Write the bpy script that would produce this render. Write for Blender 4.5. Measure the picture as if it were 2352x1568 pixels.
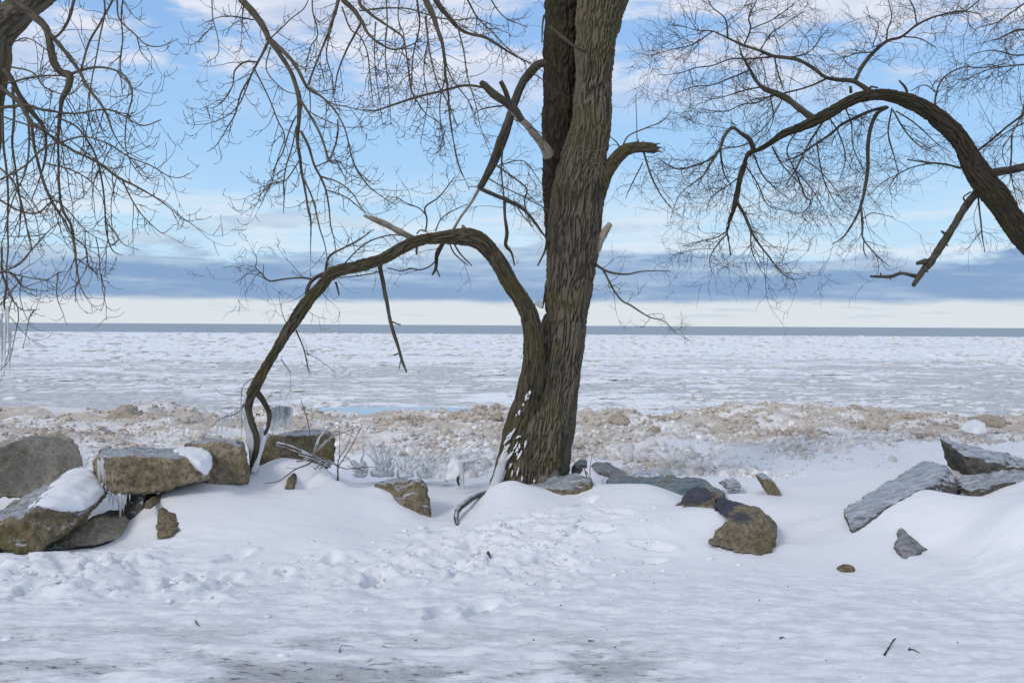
import bpy, bmesh, math, random
import numpy as np
from mathutils import Matrix, Vector

for o in list(bpy.data.objects): bpy.data.objects.remove(o, do_unlink=True)
scene = bpy.context.scene
C = scene.collection
rng = np.random.default_rng(7)

# ------------------------------------------------------------------ camera
FPX, CX, CY = 2288.0, 1176.0, 784.0           # focal length and centre in the working pixel frame (2352 wide)
EYE = np.array([0.0, 0.0, 1.6])
pitch, roll = math.atan(37.0/FPX), 0.0055
fwd = np.array([0, math.cos(pitch), -math.sin(pitch)])
up0 = np.array([0, math.sin(pitch), math.cos(pitch)])
rt0 = np.array([1.0, 0, 0])
rgt = math.cos(roll)*rt0 + math.sin(roll)*up0
upv = -math.sin(roll)*rt0 + math.cos(roll)*up0
cam = bpy.data.cameras.new('camera'); camo = bpy.data.objects.new('camera', cam); C.objects.link(camo)
M = Matrix.Identity(4)
for i in range(3):
    M[i][0] = rgt[i]; M[i][1] = upv[i]; M[i][2] = -fwd[i]; M[i][3] = EYE[i]
camo.matrix_world = M
cam.sensor_fit = 'HORIZONTAL'; cam.sensor_width = 36; cam.lens = 36*FPX/2352
cam.clip_start = 0.05; cam.clip_end = 100000
scene.camera = camo

# ------------------------------------------------------------------ node helpers
class NT:
    def __init__(s, tree): s.t = tree; s.t.nodes.clear()
    def n(s, typ, **kw):
        nd = s.t.nodes.new(typ)
        for k, v in kw.items(): setattr(nd, k, v)
        return nd
    def link(s, a, b): s.t.links.new(a, b)
    def put(s, sock, v):
        if isinstance(v, bpy.types.NodeSocket): s.link(v, sock)
        elif v is not None:
            if isinstance(v, (tuple, list)) and len(v) == 3 and sock.type == 'RGBA': v = (*v, 1)
            sock.default_value = v
    def math(s, op, a, b=None, c=None, clamp=False):
        nd = s.n('ShaderNodeMath', operation=op, use_clamp=clamp)
        s.put(nd.inputs[0], a)
        if b is not None: s.put(nd.inputs[1], b)
        if c is not None: s.put(nd.inputs[2], c)
        return nd.outputs[0]
    def vmath(s, op, a, b=None):
        nd = s.n('ShaderNodeVectorMath', operation=op)
        s.put(nd.inputs[0], a)
        if b is not None: s.put(nd.inputs[1], b)
        return nd.outputs[0]
    def ss(s, x, a, b):           # smoothstep a->b
        nd = s.n('ShaderNodeMapRange', interpolation_type='SMOOTHSTEP')
        s.put(nd.inputs['Value'], x)
        if a <= b: vals = (a, b, 0, 1)
        else: vals = (b, a, 1, 0)
        for k, v in zip(('From Min', 'From Max', 'To Min', 'To Max'), vals): nd.inputs[k].default_value = v
        return nd.outputs[0]
    def mix(s, f, a, b, blend='MIX'):
        nd = s.n('ShaderNodeMix', data_type='RGBA', blend_type=blend)
        s.put(nd.inputs[0], f); s.put(nd.inputs[6], a); s.put(nd.inputs[7], b)
        return nd.outputs[2]
    def noise(s, vec, scale, detail=4, rough=0.55, dist=0.0):
        nd = s.n('ShaderNodeTexNoise')
        if vec is not None: s.link(vec, nd.inputs['Vector'])
        nd.inputs['Scale'].default_value = scale; nd.inputs['Detail'].default_value = detail
        nd.inputs['Roughness'].default_value = rough; nd.inputs['Distortion'].default_value = dist
        return nd.outputs[0]
    def voro(s, vec, scale, feature='F1', out=0):
        nd = s.n('ShaderNodeTexVoronoi', feature=feature)
        if vec is not None: s.link(vec, nd.inputs['Vector'])
        nd.inputs['Scale'].default_value = scale
        return nd.outputs[out]
    def ramp(s, f, stops):
        nd = s.n('ShaderNodeValToRGB'); el = nd.color_ramp.elements
        while len(el) < len(stops): el.new(0.5)
        for e, (p, c) in zip(el, stops): e.position = p; e.color = (*c, 1)
        s.put(nd.inputs[0], f); return nd.outputs[0]
    def scale(s, vec, v): return s.vmath('MULTIPLY', vec, v)

# ------------------------------------------------------------------ world and sun
SUN_AZ, SUN_EL = math.radians(222), math.radians(34)
SKY = 0.10
world = bpy.data.worlds.new('World'); scene.world = world; world.use_nodes = True
w = NT(world.node_tree)
sky = w.n('ShaderNodeTexSky', sky_type='NISHITA'); sky.sun_disc = False
sky.sun_elevation = SUN_EL; sky.sun_rotation = SUN_AZ
sky.air_density = 1.2; sky.dust_density = 0.4; sky.ozone_density = 2.5
tc = w.n('ShaderNodeTexCoord').outputs['Generated']
sep = w.n('ShaderNodeSeparateXYZ'); w.link(tc, sep.inputs[0])
dz = sep.outputs[2]
inv = w.math('DIVIDE', 1.0, w.math('ADD', w.math('MAXIMUM', dz, 0.0), 0.02))
pl = w.n('ShaderNodeCombineXYZ')
w.link(w.math('MULTIPLY', sep.outputs[0], inv), pl.inputs[0]); w.link(w.math('MULTIPLY', sep.outputs[1], inv), pl.inputs[1])
plane = pl.outputs[0]
K = 1.0/SKY
def rad(c): return tuple(v*K for v in c)
dirv = lambda zs, sc=(1, 1): w.scale(tc, (sc[0], sc[1], zs))
col = w.mix(1.0, sky.outputs[0], (1.15, 1.25, 1.35), 'MULTIPLY')
wob = w.noise(dirv(3), 6.0, 4)
el = w.math('ADD', dz, w.math('MULTIPLY', w.math('SUBTRACT', wob, 0.5), 0.010))
# blue air, paler low down
col = w.mix(w.math('MULTIPLY', w.ss(dz, 0.75, 0.22), 0.75), col, rad((0.31, 0.54, 0.93)))
col = w.mix(w.math('MULTIPLY', w.ss(dz, 0.30, 0.16), 0.9), col, rad((0.39, 0.645, 0.95)))
col = w.mix(w.math('MULTIPLY', w.ss(dz, 0.18, 0.07), 0.85), col, rad((0.56, 0.79, 0.96)))
# high soft cloud
nC = w.noise(dirv(3.0), 4.2, 9, 0.60, 0.35)
nC2 = w.noise(dirv(4.5), 11.0, 7, 0.6)
fC = w.math('MULTIPLY', w.ss(w.math('ADD', nC, w.math('MULTIPLY', w.math('SUBTRACT', nC2, .5), .28)), 0.40, 0.53), w.ss(el, 0.185, 0.255))
cC = w.mix(w.ss(nC2, .35, .65), rad((0.58, 0.655, 0.82)), rad((0.83, 0.85, 0.93)))
col = w.mix(w.math('MULTIPLY', fC, 0.88), col, cC)
# thin veils of white
nB = w.noise(dirv(9.0), 5.0, 7, 0.6)
fB = w.math('MULTIPLY', w.ss(nB, 0.40, 0.66), w.math('MULTIPLY', w.ss(el, 0.045, 0.075), w.ss(el, 0.165, 0.10)))
col = w.mix(w.math('MULTIPLY', fB, 0.8), col, rad((0.76, 0.84, 0.93)))
# cream strip above the horizon
col = w.mix(w.ss(el, 0.065, 0.02), col, rad((0.72, 0.775, 0.82)))
# bank of blue-grey cloud with ragged tops
nA = w.noise(dirv(4.5), 9.0, 9, 0.58, 0.25)
nAb = w.noise(dirv(6.0), 3.2, 4)
prof = w.math('ADD', w.math('MULTIPLY', w.ss(dz, 0.078, 0.034), 0.32), w.math('MULTIPLY', w.ss(dz, 0.125, 0.050), 0.13))
fA = w.ss(w.math('ADD', w.math('ADD', nA, prof), w.math('MULTIPLY', w.math('SUBTRACT', nAb, .5), .55)), 0.565, 0.70)
fA = w.math('MULTIPLY', w.math('MULTIPLY', fA, w.ss(w.math('ADD', el, w.math('MULTIPLY', w.math('SUBTRACT', nA, .5), .012)), 0.020, 0.028)), w.ss(dz, 0.135, 0.085))
nA2 = w.noise(dirv(9.0), 6.0, 6, .6)
cA = w.mix(w.ss(w.math('ADD', nA2, w.math('MULTIPLY', w.ss(dz, .03, .10), .26)), 0.46, 0.80), rad((0.235, 0.37, 0.595)), rad((0.55, 0.68, 0.82)))
col = w.mix(w.math('MULTIPLY', fA, 0.95), col, cA)
# scattered scud in the cream strip
nS = w.noise(dirv(14.0), 13.0, 4)
fS = w.math('MULTIPLY', w.ss(nS, 0.55, 0.66), w.math('MULTIPLY', w.ss(dz, 0.006, 0.012), w.ss(dz, 0.027, 0.020)))
col = w.mix(w.math('MULTIPLY', fS, 0.55), col, rad((0.52, 0.63, 0.74)))
bg = w.n('ShaderNodeBackground'); w.link(col, bg.inputs[0]); bg.inputs[1].default_value = SKY
wo = w.n('ShaderNodeOutputWorld'); w.link(bg.outputs[0], wo.inputs[0])

sl = bpy.data.lights.new('sun', 'SUN'); sl.energy = 1.3; sl.angle = math.radians(14); sl.color = (1, 0.92, 0.82)
so = bpy.data.objects.new('sun', sl); C.objects.link(so)
sd = Vector((math.sin(SUN_AZ)*math.cos(SUN_EL), math.cos(SUN_AZ)*math.cos(SUN_EL), math.sin(SUN_EL)))
so.rotation_euler = sd.to_track_quat('Z', 'Y').to_euler(); so.location = (-8, -12, 14)

vs = scene.view_settings
vs.view_transform = 'Standard'; vs.look = 'None'; vs.exposure = 0.0; vs.gamma = 1.0; vs.use_curve_mapping = False
scene.render.engine = 'CYCLES'
scene.cycles.max_bounces = 8; scene.cycles.transparent_max_bounces = 12

# ------------------------------------------------------------------ geometry helpers
REG = {'F': (0, 0, 1), 'R1': (0, 0, .48), 'R2': (423.4, 0, .42), 'R3': (1176, 0, .492), 'R4': (1458.2, 0, .444),
       'R5': (0, 893.8, .34), 'R6': (517.4, 846.7, .32), 'R7': (987.8, 846.7, .36), 'R8': (1693.4, 893.8, .282),
       'Rb': (526.8, 451.6, .408), 'Rs': (470.4, 846.7, .21), 'Rp': (1176, 1223, .5), 'Rq': (0, 1223, .5)}
def P(reg, x, y, Y):
    ox, oy, s = REG[reg]
    d = fwd*FPX + rgt*(ox+x*s-CX) + upv*(CY-(oy+y*s))
    return EYE + d*(Y/d[1])
def WID(reg, wpx, Y): return wpx*REG[reg][2]*Y/FPX

_perm = np.random.default_rng(3).permutation(256); _perm = np.concatenate([_perm, _perm, _perm])
_grad = np.random.default_rng(4).normal(size=(256, 3)); _grad /= np.linalg.norm(_grad, axis=1)[:, None]
def perlin(p):
    p = np.asarray(p, float); i = np.floor(p).astype(int); f = p-i; u = f*f*f*(f*(f*6-15)+10); i &= 255
    def g(a, b, c):
        h = _perm[_perm[_perm[(i[..., 0]+a) & 255]+((i[..., 1]+b) & 255)]+((i[..., 2]+c) & 255)]
        return ((f-np.array([a, b, c]))*_grad[h]).sum(-1)
    L = lambda a, b, t: a+(b-a)*t
    x, y, z = u[..., 0], u[..., 1], u[..., 2]
    return L(L(L(g(0,0,0), g(1,0,0), x), L(g(0,1,0), g(1,1,0), x), y), L(L(g(0,0,1), g(1,0,1), x), L(g(0,1,1), g(1,1,1), x), y), z)*1.5
def fbm(p, o=4, gain=.5):
    p = np.asarray(p, float); a, s, t = 1., 1., 0
    for k in range(o): t = t+a*perlin(p*s+k*17.3); a *= gain; s *= 2.03
    return t
def sstep(x, a, b):
    t = np.clip((x-a)/(b-a), 0, 1); return t*t*(3-2*t)
def P3(x, y, z=0.0): return np.stack(np.broadcast_arrays(x, y, z), -1)

def mesh_np(name, V, F, mat=None, smooth=True, attrs=None):
    me = bpy.data.meshes.new(name)
    V = np.asarray(V, np.float32); F = np.asarray(F, np.int32)
    k = F.shape[1]
    me.vertices.add(len(V)); me.vertices.foreach_set('co', V.ravel())
    me.loops.add(F.size); me.loops.foreach_set('vertex_index', F.ravel())
    me.polygons.add(len(F)); me.polygons.foreach_set('loop_start', np.arange(len(F), dtype=np.int32)*k)
    if attrs:
        for an, (typ, arr) in attrs.items():
            a = me.attributes.new(an, typ, 'POINT')
            a.data.foreach_set({'FLOAT': 'value', 'FLOAT_VECTOR': 'vector', 'FLOAT_COLOR': 'color'}[typ], np.asarray(arr, np.float32).ravel())
    me.update(calc_edges=True)
    if smooth: me.polygons.foreach_set('use_smooth', np.ones(len(F), bool))
    if mat: me.materials.append(mat)
    return me
def link(name, me, parent=None):
    o = bpy.data.objects.new(name, me); C.objects.link(o)
    if parent is not None:
        o.parent = parent
        o.matrix_parent_inverse = Matrix.Translation(-Vector(parent.get('_w', (0, 0, 0))))
        if parent.get('_w') is not None: o['_w'] = (0, 0, 0)
    return o
def empty(name, loc):
    o = bpy.data.objects.new(name, None); C.objects.link(o); o.location = loc; o.empty_display_size = .2
    o['_w'] = tuple(float(v) for v in loc); return o
def tag(o, label=None, cat=None, group=None, kind=None):
    for k, v in (('label', label), ('category', cat), ('group', group), ('kind', kind)):
        if v: o[k] = v
    return o
def recentre(o):
    me = o.data; n = len(me.vertices); a = np.empty(n*3, np.float32); me.vertices.foreach_get('co', a); a = a.reshape(-1, 3)
    c = a.mean(0); c[2] = a[:, 2].min(); me.vertices.foreach_set('co', (a-c).ravel()); me.update(); o.location = c.tolist(); return o

def catmull(pts, step):
    pts = np.asarray(pts, float); n = len(pts)
    ex = np.vstack([2*pts[0]-pts[1], pts, 2*pts[-1]-pts[-2]]); out = []
    for i in range(n-1):
        p0, p1, p2, p3 = ex[i:i+4]
        m = max(2, int(np.linalg.norm((p2-p1)[:3])/step)+1)
        t = np.linspace(0, 1, m, endpoint=False)[:, None]
        out.append(.5*((2*p1)+(-p0+p2)*t+(2*p0-5*p1+4*p2-p3)*t*t+(-p0+3*p1-3*p2+p3)*t**3))
    out.append(pts[-1:]); return np.vstack(out)

def tube(path, rad, sides, bark=0.0, fscale=26.0, seed=0, cap=True, flare=None):
    """swept tube with furrowed bark relief; returns V, F(quads), bark coordinates, ridge height"""
    path = np.asarray(path, float); n = len(path)
    T = np.gradient(path, axis=0); T /= np.linalg.norm(T, axis=1)[:, None]+1e-9
    ref = np.array([0, 1., 0]) if abs(T[0][1]) < .9 else np.array([1., 0, 0])
    A = np.zeros((n, 3)); a = ref-T[0]*ref.dot(T[0]); a /= np.linalg.norm(a)
    for i in range(n):
        a = a-T[i]*a.dot(T[i]); a = a/(np.linalg.norm(a)+1e-9); A[i] = a
    B = np.cross(T, A)
    th = np.linspace(0, 2*np.pi, sides, endpoint=False)
    r = np.asarray(rad)[:, None]*np.ones(sides)[None]
    s = np.concatenate([[0], np.cumsum(np.linalg.norm(np.diff(path, axis=0), axis=1))])
    c, sn = np.cos(th)[None], np.sin(th)[None]
    bc = P3(r*c, r*sn, s[:, None]+seed*3.7)
    if flare is not None: r = r*flare(s[:, None]/s[-1], th[None])
    h = np.ones_like(r)
    if bark > 0:
        wv = .35*perlin(bc*np.array([6, 6, 4.]))[..., None]
        q = bc*np.array([fscale, fscale, fscale*.105])+wv*2.4
        p1 = np.abs(perlin(q)); p2 = np.abs(perlin(q*np.array([2.1, 2.1, 2.6])+9))
        h = .72*sstep(p1, .02, .36)+.16*np.minimum(p2/.25, 1)+.12*sstep(perlin(q*.45+31), -.3, .3)
        r = r+bark*(h-.6)+bark*1.2*perlin(bc*np.array([3., 3, 1.6])+5)+bark*.35*perlin(bc*40.)
    V = path[:, None]+r[..., None]*(c[..., None]*A[:, None]+sn[..., None]*B[:, None])
    i = np.arange(n-1)[:, None]*sides; j = np.arange(sides)[None]; j2 = (j+1) % sides
    F = np.stack([i+j, i+j2, i+sides+j2, i+sides+j], -1).reshape(-1, 4)
    V = V.reshape(-1, 3); bc = bc.reshape(-1, 3); h = h.ravel()
    if cap:
        V = np.vstack([V, path[:1], path[-1:]+T[-1:]*rad[-1]*.4]); bc = np.vstack([bc, bc[:1], bc[-1:]]); h = np.append(h, [.6, .6]); k = len(V)
        jj = np.arange(sides); j3 = (jj+1) % sides
        F = np.vstack([F, np.stack([jj*0+k-2, j3, jj, jj*0+k-2], -1), np.stack([jj*0+k-1, (n-1)*sides+jj, (n-1)*sides+j3, jj*0+k-1], -1)])
    return V, F, bc, h
def quads_fix(F):          # split degenerate quads to triangles
    F = np.asarray(F); deg = F[:, 0] == F[:, 3]
    q = F[~deg]; return np.vstack([q[:, [0, 1, 2]], q[:, [0, 2, 3]], F[deg][:, :3]])
def tube_obj(name, path, rad, sides, mat, parent=None, **kw):
    V, F, bc, h = tube(path, rad, sides, **kw)
    return link(name, mesh_np(name, V, quads_fix(F), mat, True, {'bark': ('FLOAT_VECTOR', bc), 'ridge': ('FLOAT', h)}), parent)

def batch_tubes(paths, rads, sides=3):
    """paths (K,N,3) rads (K,N) -> V, F of all tubes"""
    K_, N = paths.shape[:2]
    T = np.gradient(paths, axis=1); T /= np.linalg.norm(T, axis=2)[..., None]+1e-9
    ref = np.where(np.abs(T[:, :1, 1:2]) < .8, np.array([0, 1., 0]), np.array([1., 0, 0]))
    A = np.cross(T, ref); A /= np.linalg.norm(A, axis=2)[..., None]+1e-9; B = np.cross(T, A)
    th = np.linspace(0, 2*np.pi, sides, endpoint=False)
    V = paths[:, :, None]+rads[:, :, None, None]*(np.cos(th)[:, None]*A[:, :, None]+np.sin(th)[:, None]*B[:, :, None])
    k = np.arange(K_)[:, None, None]*N*sides; i = np.arange(N-1)[None, :, None]*sides; j = np.arange(sides)[None, None]; j2 = (j+1) % sides
    F = np.stack([k+i+j, k+i+j2, k+i+sides+j2, k+i+sides+j], -1).reshape(-1, 4)
    return V.reshape(-1, 3), F
def grow(pos, d, L, n, wig, grav, tip, r0, r1):
    pos = pos.copy(); d = d/np.linalg.norm(d, axis=1)[:, None]; out = [pos.copy()]
    drift = rng.normal(size=d.shape)*wig*.5
    for i in range(n):
        t = (i+1)/n
        d = d+rng.normal(size=d.shape)*wig+drift+np.array([0, 0, -1.])*grav*(1-t)+np.array([0, 0, 1.])*tip*t*t
        d /= np.linalg.norm(d, axis=1)[:, None]; pos = pos+d*(L/n)[:, None]; out.append(pos.copy())
    paths = np.stack(out, 1); t = np.linspace(0, 1, n+1)[None]
    return paths, r0[:, None]*(1-t)+r1[:, None]*t

def hull_mesh(groups, voxel, smooth_it=2, drop=None):
    """voxel-merged union of convex hulls of point groups"""
    bm = bmesh.new()
    for pts in groups:
        vsx = [bm.verts.new(p) for p in pts]
        r = bmesh.ops.convex_hull(bm, input=vsx)
        junk = [e for e in r['geom_interior'] if isinstance(e, bmesh.types.BMVert)]
        if junk: bmesh.ops.delete(bm, geom=junk, context='VERTS')
    me = bpy.data.meshes.new('tmp'); bm.to_mesh(me); bm.free()
    o = bpy.data.objects.new('tmp', me); C.objects.link(o)
    m = o.modifiers.new('r', 'REMESH'); m.mode = 'VOXEL'; m.voxel_size = voxel; m.use_smooth_shade = True
    if smooth_it:
        s = o.modifiers.new('s', 'SMOOTH'); s.iterations = smooth_it; s.factor = .6
    dg = bpy.context.evaluated_depsgraph_get(); ev = o.evaluated_get(dg)
    out = bpy.data.meshes.new_from_object(ev)
    bpy.data.objects.remove(o, do_unlink=True); bpy.data.meshes.remove(me)
    return out
def displace(me, f):
    n = len(me.vertices); a = np.empty(n*3, np.float32); me.vertices.foreach_get('co', a); a = a.reshape(-1, 3).astype(float)
    nn = np.empty(n*3, np.float32); me.vertices.foreach_get('normal', nn); nn = nn.reshape(-1, 3)
    a = a+nn*f(a)[:, None]; me.vertices.foreach_set('co', a.astype(np.float32).ravel()); me.update()
    me.polygons.foreach_set('use_smooth', np.ones(len(me.polygons), bool))

# ------------------------------------------------------------------ materials
def material(name):
    m = bpy.data.materials.new(name); m.use_nodes = True; t = NT(m.node_tree)
    b = t.n('ShaderNodeBsdfPrincipled'); o = t.n('ShaderNodeOutputMaterial'); t.link(b.outputs[0], o.inputs[0])
    return m, t, b
def bump(t, b, h, strength=.5, dist=.01):
    nd = t.n('ShaderNodeBump'); nd.inputs['Strength'].default_value = strength; nd.inputs['Distance'].default_value = dist
    t.link(h, nd.inputs['Height']); t.link(nd.outputs[0], b.inputs['Normal'])
def gpos(t): return t.n('ShaderNodeNewGeometry').outputs['Position']

def make_snow(name, ground=False):
    m, t, b = material(name); p = gpos(t)
    n1 = t.noise(p, 1.4, 4); n2 = t.noise(t.scale(p, (1, 1.6, 1)), 9, 5)
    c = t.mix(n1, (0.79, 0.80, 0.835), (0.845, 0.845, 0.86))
    rough = .65
    if ground:
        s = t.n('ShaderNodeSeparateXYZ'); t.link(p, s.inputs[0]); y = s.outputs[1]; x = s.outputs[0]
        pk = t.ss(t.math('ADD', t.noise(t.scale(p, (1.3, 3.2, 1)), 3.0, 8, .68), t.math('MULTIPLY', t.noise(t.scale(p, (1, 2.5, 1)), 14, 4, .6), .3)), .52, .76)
        pkc_shade = t.mix(pk, (0.62, 0.645, 0.69), (0.83, 0.84, 0.86))
        c = t.mix(t.math('MULTIPLY', t.ss(y, 6.9, 5.7), .85), c, pkc_shade)  # packed snow on the path, toned down further to stand for foreground shade
        # thin trodden ice on the path, grey where the snow has worn through
        q = t.scale(p, (.55, 1.3, 1))
        d1 = t.noise(q, 2.3, 7, .62, .5); d2 = t.noise(t.scale(p, (1, 3.2, 1)), 11, 6, .7)
        zone = t.math('MULTIPLY', t.ss(y, 5.45, 4.65), t.ss(x, 1.6, .1))
        f = t.math('MULTIPLY', zone, t.ss(t.math('ADD', d1, t.math('MULTIPLY', d2, .25)), .56, .74))
        c = t.mix(t.math('MULTIPLY', f, .85), c, (0.34, 0.345, 0.35))
        fd = t.math('MULTIPLY', t.math('MULTIPLY', zone, t.ss(d1, .44, .56)), t.ss(d2, .55, .62))
        c = t.mix(t.math('MULTIPLY', fd, .95), c, (0.12, 0.12, 0.13))
        # shore ice stained with sand
        sm = t.ss(t.math('ADD', t.math('SUBTRACT', y, t.math('MULTIPLY', t.math('MAXIMUM', t.math('SUBTRACT', x, 2.4), 0.0), .55)), t.math('MULTIPLY', t.math('SUBTRACT', t.noise(p, .8, 5), .5), 4)), 11.3, 13.4)
        sand = t.mix(t.noise(p, 5, 6, .65), (0.34, 0.28, 0.215), (0.72, 0.66, 0.58))
        white = t.math('MULTIPLY', t.ss(t.noise(p, .9, 5, .6), .47, .58), .9)
        sand = t.mix(white, sand, (0.78, 0.77, 0.76))
        c = t.mix(sm, c, sand)
        b.inputs['Roughness'].default_value = .6
        t.link(t.mix(f, (.65,)*3, (.22,)*3), b.inputs['Roughness'])
        h = t.math('ADD', t.math('MULTIPLY', t.noise(p, 60, 4, .6), .35), t.math('MULTIPLY', n2, .9))
        bump(t, b, h, .6, .014)
    else:
        b.inputs['Roughness'].default_value = rough
        bump(t, b, t.noise(p, 45, 4), .25, .008)
    t.link(c, b.inputs['Base Color'])
    b.inputs['Specular IOR Level'].default_value = .3
    b.inputs['Subsurface Weight'].default_value = .12; b.inputs['Subsurface Radius'].default_value = (.04, .06, .09); b.inputs['Subsurface Scale'].default_value = .3
    return m
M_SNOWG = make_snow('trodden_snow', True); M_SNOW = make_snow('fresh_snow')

def make_bark(name, dark, light, green, gamt, grey=(0.20, 0.18, 0.155)):
    m, t, b = material(name)
    at = t.n('ShaderNodeAttribute', attribute_name='bark').outputs['Vector']
    rd = t.n('ShaderNodeAttribute', attribute_name='ridge').outputs['Fac']
    v = t.scale(at, (1, 1, .2)); p = gpos(t)
    n1 = t.noise(v, 55, 5, .65); n2 = t.noise(at, 3.2, 4); n3 = t.noise(at, 9, 3)
    c = t.mix(t.ss(n1, .3, .7), dark, light)
    c = t.mix(t.math('MULTIPLY', t.ss(rd, .30, .95), .5), c, grey)
    c = t.mix(t.math('MULTIPLY', t.ss(t.math('ADD', n2, t.math('MULTIPLY', n3, .3)), .58, .78), gamt), c, green)
    t.link(c, b.inputs['Base Color']); b.inputs['Roughness'].default_value = .9; b.inputs['Specular IOR Level'].default_value = .15
    bump(t, b, t.math('ADD', n1, t.math('MULTIPLY', t.noise(at, 160, 4), .4)), .8, .012)
    return m
M_BARK = make_bark('furrowed_bark', (0.036, 0.030, 0.022), (0.128, 0.105, 0.078), (0.130, 0.115, 0.050), .42, (0.245, 0.206, 0.155))
M_BARKL = make_bark('mossy_limb_bark', (0.026, 0.021, 0.014), (0.095, 0.077, 0.052), (0.085, 0.080, 0.026), .5, (0.185, 0.150, 0.103))
M_BARKD = make_bark('dark_bark', (0.018, 0.015, 0.011), (0.055, 0.044, 0.031), (0.05, 0.05, 0.02), .45, (0.088, 0.072, 0.050))
M_BARKR = make_bark('grey_brown_bark', (0.034, 0.028, 0.024), (0.10, 0.085, 0.07), (0.07, 0.08, 0.03), .55, (0.155, 0.135, 0.115))
M_LIMB = make_bark('branch_bark', (0.045, 0.038, 0.030), (0.125, 0.105, 0.08), (0.13, 0.125, 0.06), .5, (0.16, 0.135, 0.105))
def make_simple(name, c1, c2, sc=20, rough=.85):
    m, t, b = material(name)
    t.link(t.mix(t.noise(gpos(t), sc, 4), c1, c2), b.inputs['Base Color']); b.inputs['Roughness'].default_value = rough
    b.inputs['Specular IOR Level'].default_value = .2; return m
M_TWIG = make_simple('twig_bark', (0.06, 0.045, 0.036), (0.13, 0.10, 0.075), 6)
M_TWIGR = make_simple('reddish_twig_bark', (0.042, 0.028, 0.027), (0.085, 0.060, 0.054), 6)
M_PALETWIG = make_simple('pale_twig_bark', (0.22, 0.19, 0.15), (0.30, 0.26, 0.2), 8)
def make_wood():
    m, t, b = material('bare_splintered_wood')
    at = t.n('ShaderNodeAttribute', attribute_name='bark').outputs['Vector']
    n = t.noise(t.scale(at, (1, 1, .12)), 90, 5, .6)
    c = t.mix(t.ss(n, .3, .7), (0.20, 0.155, 0.105), (0.50, 0.43, 0.335))
    c = t.mix(t.math('MULTIPLY', t.ss(t.noise(at, 9, 3), .5, .65), .5), c, (0.14, 0.11, 0.07))
    t.link(c, b.inputs['Base Color']); b.inputs['Roughness'].default_value = .8; bump(t, b, n, .6, .006); return m
M_WOOD = make_wood()

def make_rock(name, base1, base2, moss, moss_amt, glaze=0.0, paint=None, paint_amt=0.0, pebble=.5, grit=.62, paint_x=None):
    m, t, b = material(name)
    tcn = t.n('ShaderNodeTexCoord').outputs['Object']; geo = t.n('ShaderNodeNewGeometry'); p = geo.outputs['Position']
    c = t.mix(t.noise(p, 3.5, 6, .65), base1, base2)
    v = t.n('ShaderNodeTexVoronoi'); t.link(p, v.inputs['Vector']); v.inputs['Scale'].default_value = 38; v.inputs['Randomness'].default_value = 1
    sel = t.n('ShaderNodeSeparateColor'); t.link(v.outputs['Color'], sel.inputs[0])
    peb = t.math('MULTIPLY', t.math('MULTIPLY', t.ss(v.outputs['Distance'], .45, .30), t.ss(sel.outputs[0], .55, .7)), pebble)
    fine = t.noise(p, 70, 5, .7)
    mid = t.noise(p, 24, 5, .75)
    c = t.mix(t.ss(mid, .38, .60), t.mix(grit, c, (0.035, 0.028, 0.018)), c)
    c = t.mix(t.math('MULTIPLY', t.ss(fine, .55, .72), .35), c, (0.46, 0.40, 0.31))
    c = t.mix(t.math('MULTIPLY', t.ss(t.math('ADD', t.noise(p, 2.6, 5, .6), t.math('MULTIPLY', fine, .25)), .61, .76), moss_amt), c, moss)
    c = t.mix(peb, c, t.mix(sel.outputs[1], (0.26, 0.215, 0.155), (0.42, 0.37, 0.30)))
    if paint:
        pm = t.ss(t.noise(p, 4.0, 3, .5, .4), .40, .50)
        if paint_x:
            sx = t.n('ShaderNodeSeparateXYZ'); t.link(p, sx.inputs[0]); pm = t.math('MULTIPLY', t.math('MULTIPLY', pm, t.ss(sx.outputs[0], paint_x+.05, paint_x-.03)), t.ss(t.math('ADD', sx.outputs[2], t.math('MULTIPLY', t.noise(p, 9, 3), .06)), .20, .24))
        c = t.mix(t.math('MULTIPLY', pm, paint_amt), c, paint)
    rough = None
    if glaze > 0:
        sn = t.n('ShaderNodeSeparateXYZ'); t.link(geo.outputs['Normal'], sn.inputs[0])
        stre = t.noise(t.scale(p, (1.2, 5, 5)), 5, 5, .6)
        g = t.ss(t.math('ADD', sn.outputs[2], t.math('MULTIPLY', t.math('SUBTRACT', stre, .5), .5)), .60, .86)
        g = t.math('MULTIPLY', g, glaze)
        ic = t.mix(t.ss(stre, .35, .68), (0.29, 0.315, 0.35), (0.60, 0.63, 0.68))
        c = t.mix(g, c, ic)
        t.link(t.mix(g, (.9,)*3, (.28,)*3), b.inputs['Roughness'])
    else: b.inputs['Roughness'].default_value = .92
    t.link(c, b.inputs['Base Color']); b.inputs['Specular IOR Level'].default_value = .3
    bump(t, b, t.math('ADD', t.math('ADD', t.math('MULTIPLY', fine, .6), mid), peb), .9, .02)
    return m
OL = (0.115, 0.098, 0.030)
M_RK = make_rock('pebbly_concrete', (0.25, 0.20, 0.135), (0.52, 0.43, 0.315), OL, .5, .85)
M_RKM = make_rock('mossy_concrete', (0.16, 0.128, 0.075), (0.37, 0.30, 0.195), OL, .65, .85)
M_RKN = make_rock('bare_mossy_concrete', (0.16, 0.128, 0.075), (0.37, 0.30, 0.195), OL, .65, 0)
M_RKT = make_rock('tan_concrete', (0.52, 0.42, 0.30), (0.74, 0.62, 0.46), OL, .38, .12, (0.36, 0.37, 0.38), .22, .5, .38)
M_RKI = make_rock('ice_glazed_concrete', (0.085, 0.08, 0.072), (0.17, 0.16, 0.145), (0.075, 0.07, 0.03), .5, 1.0, None, 0, .2)
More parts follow.
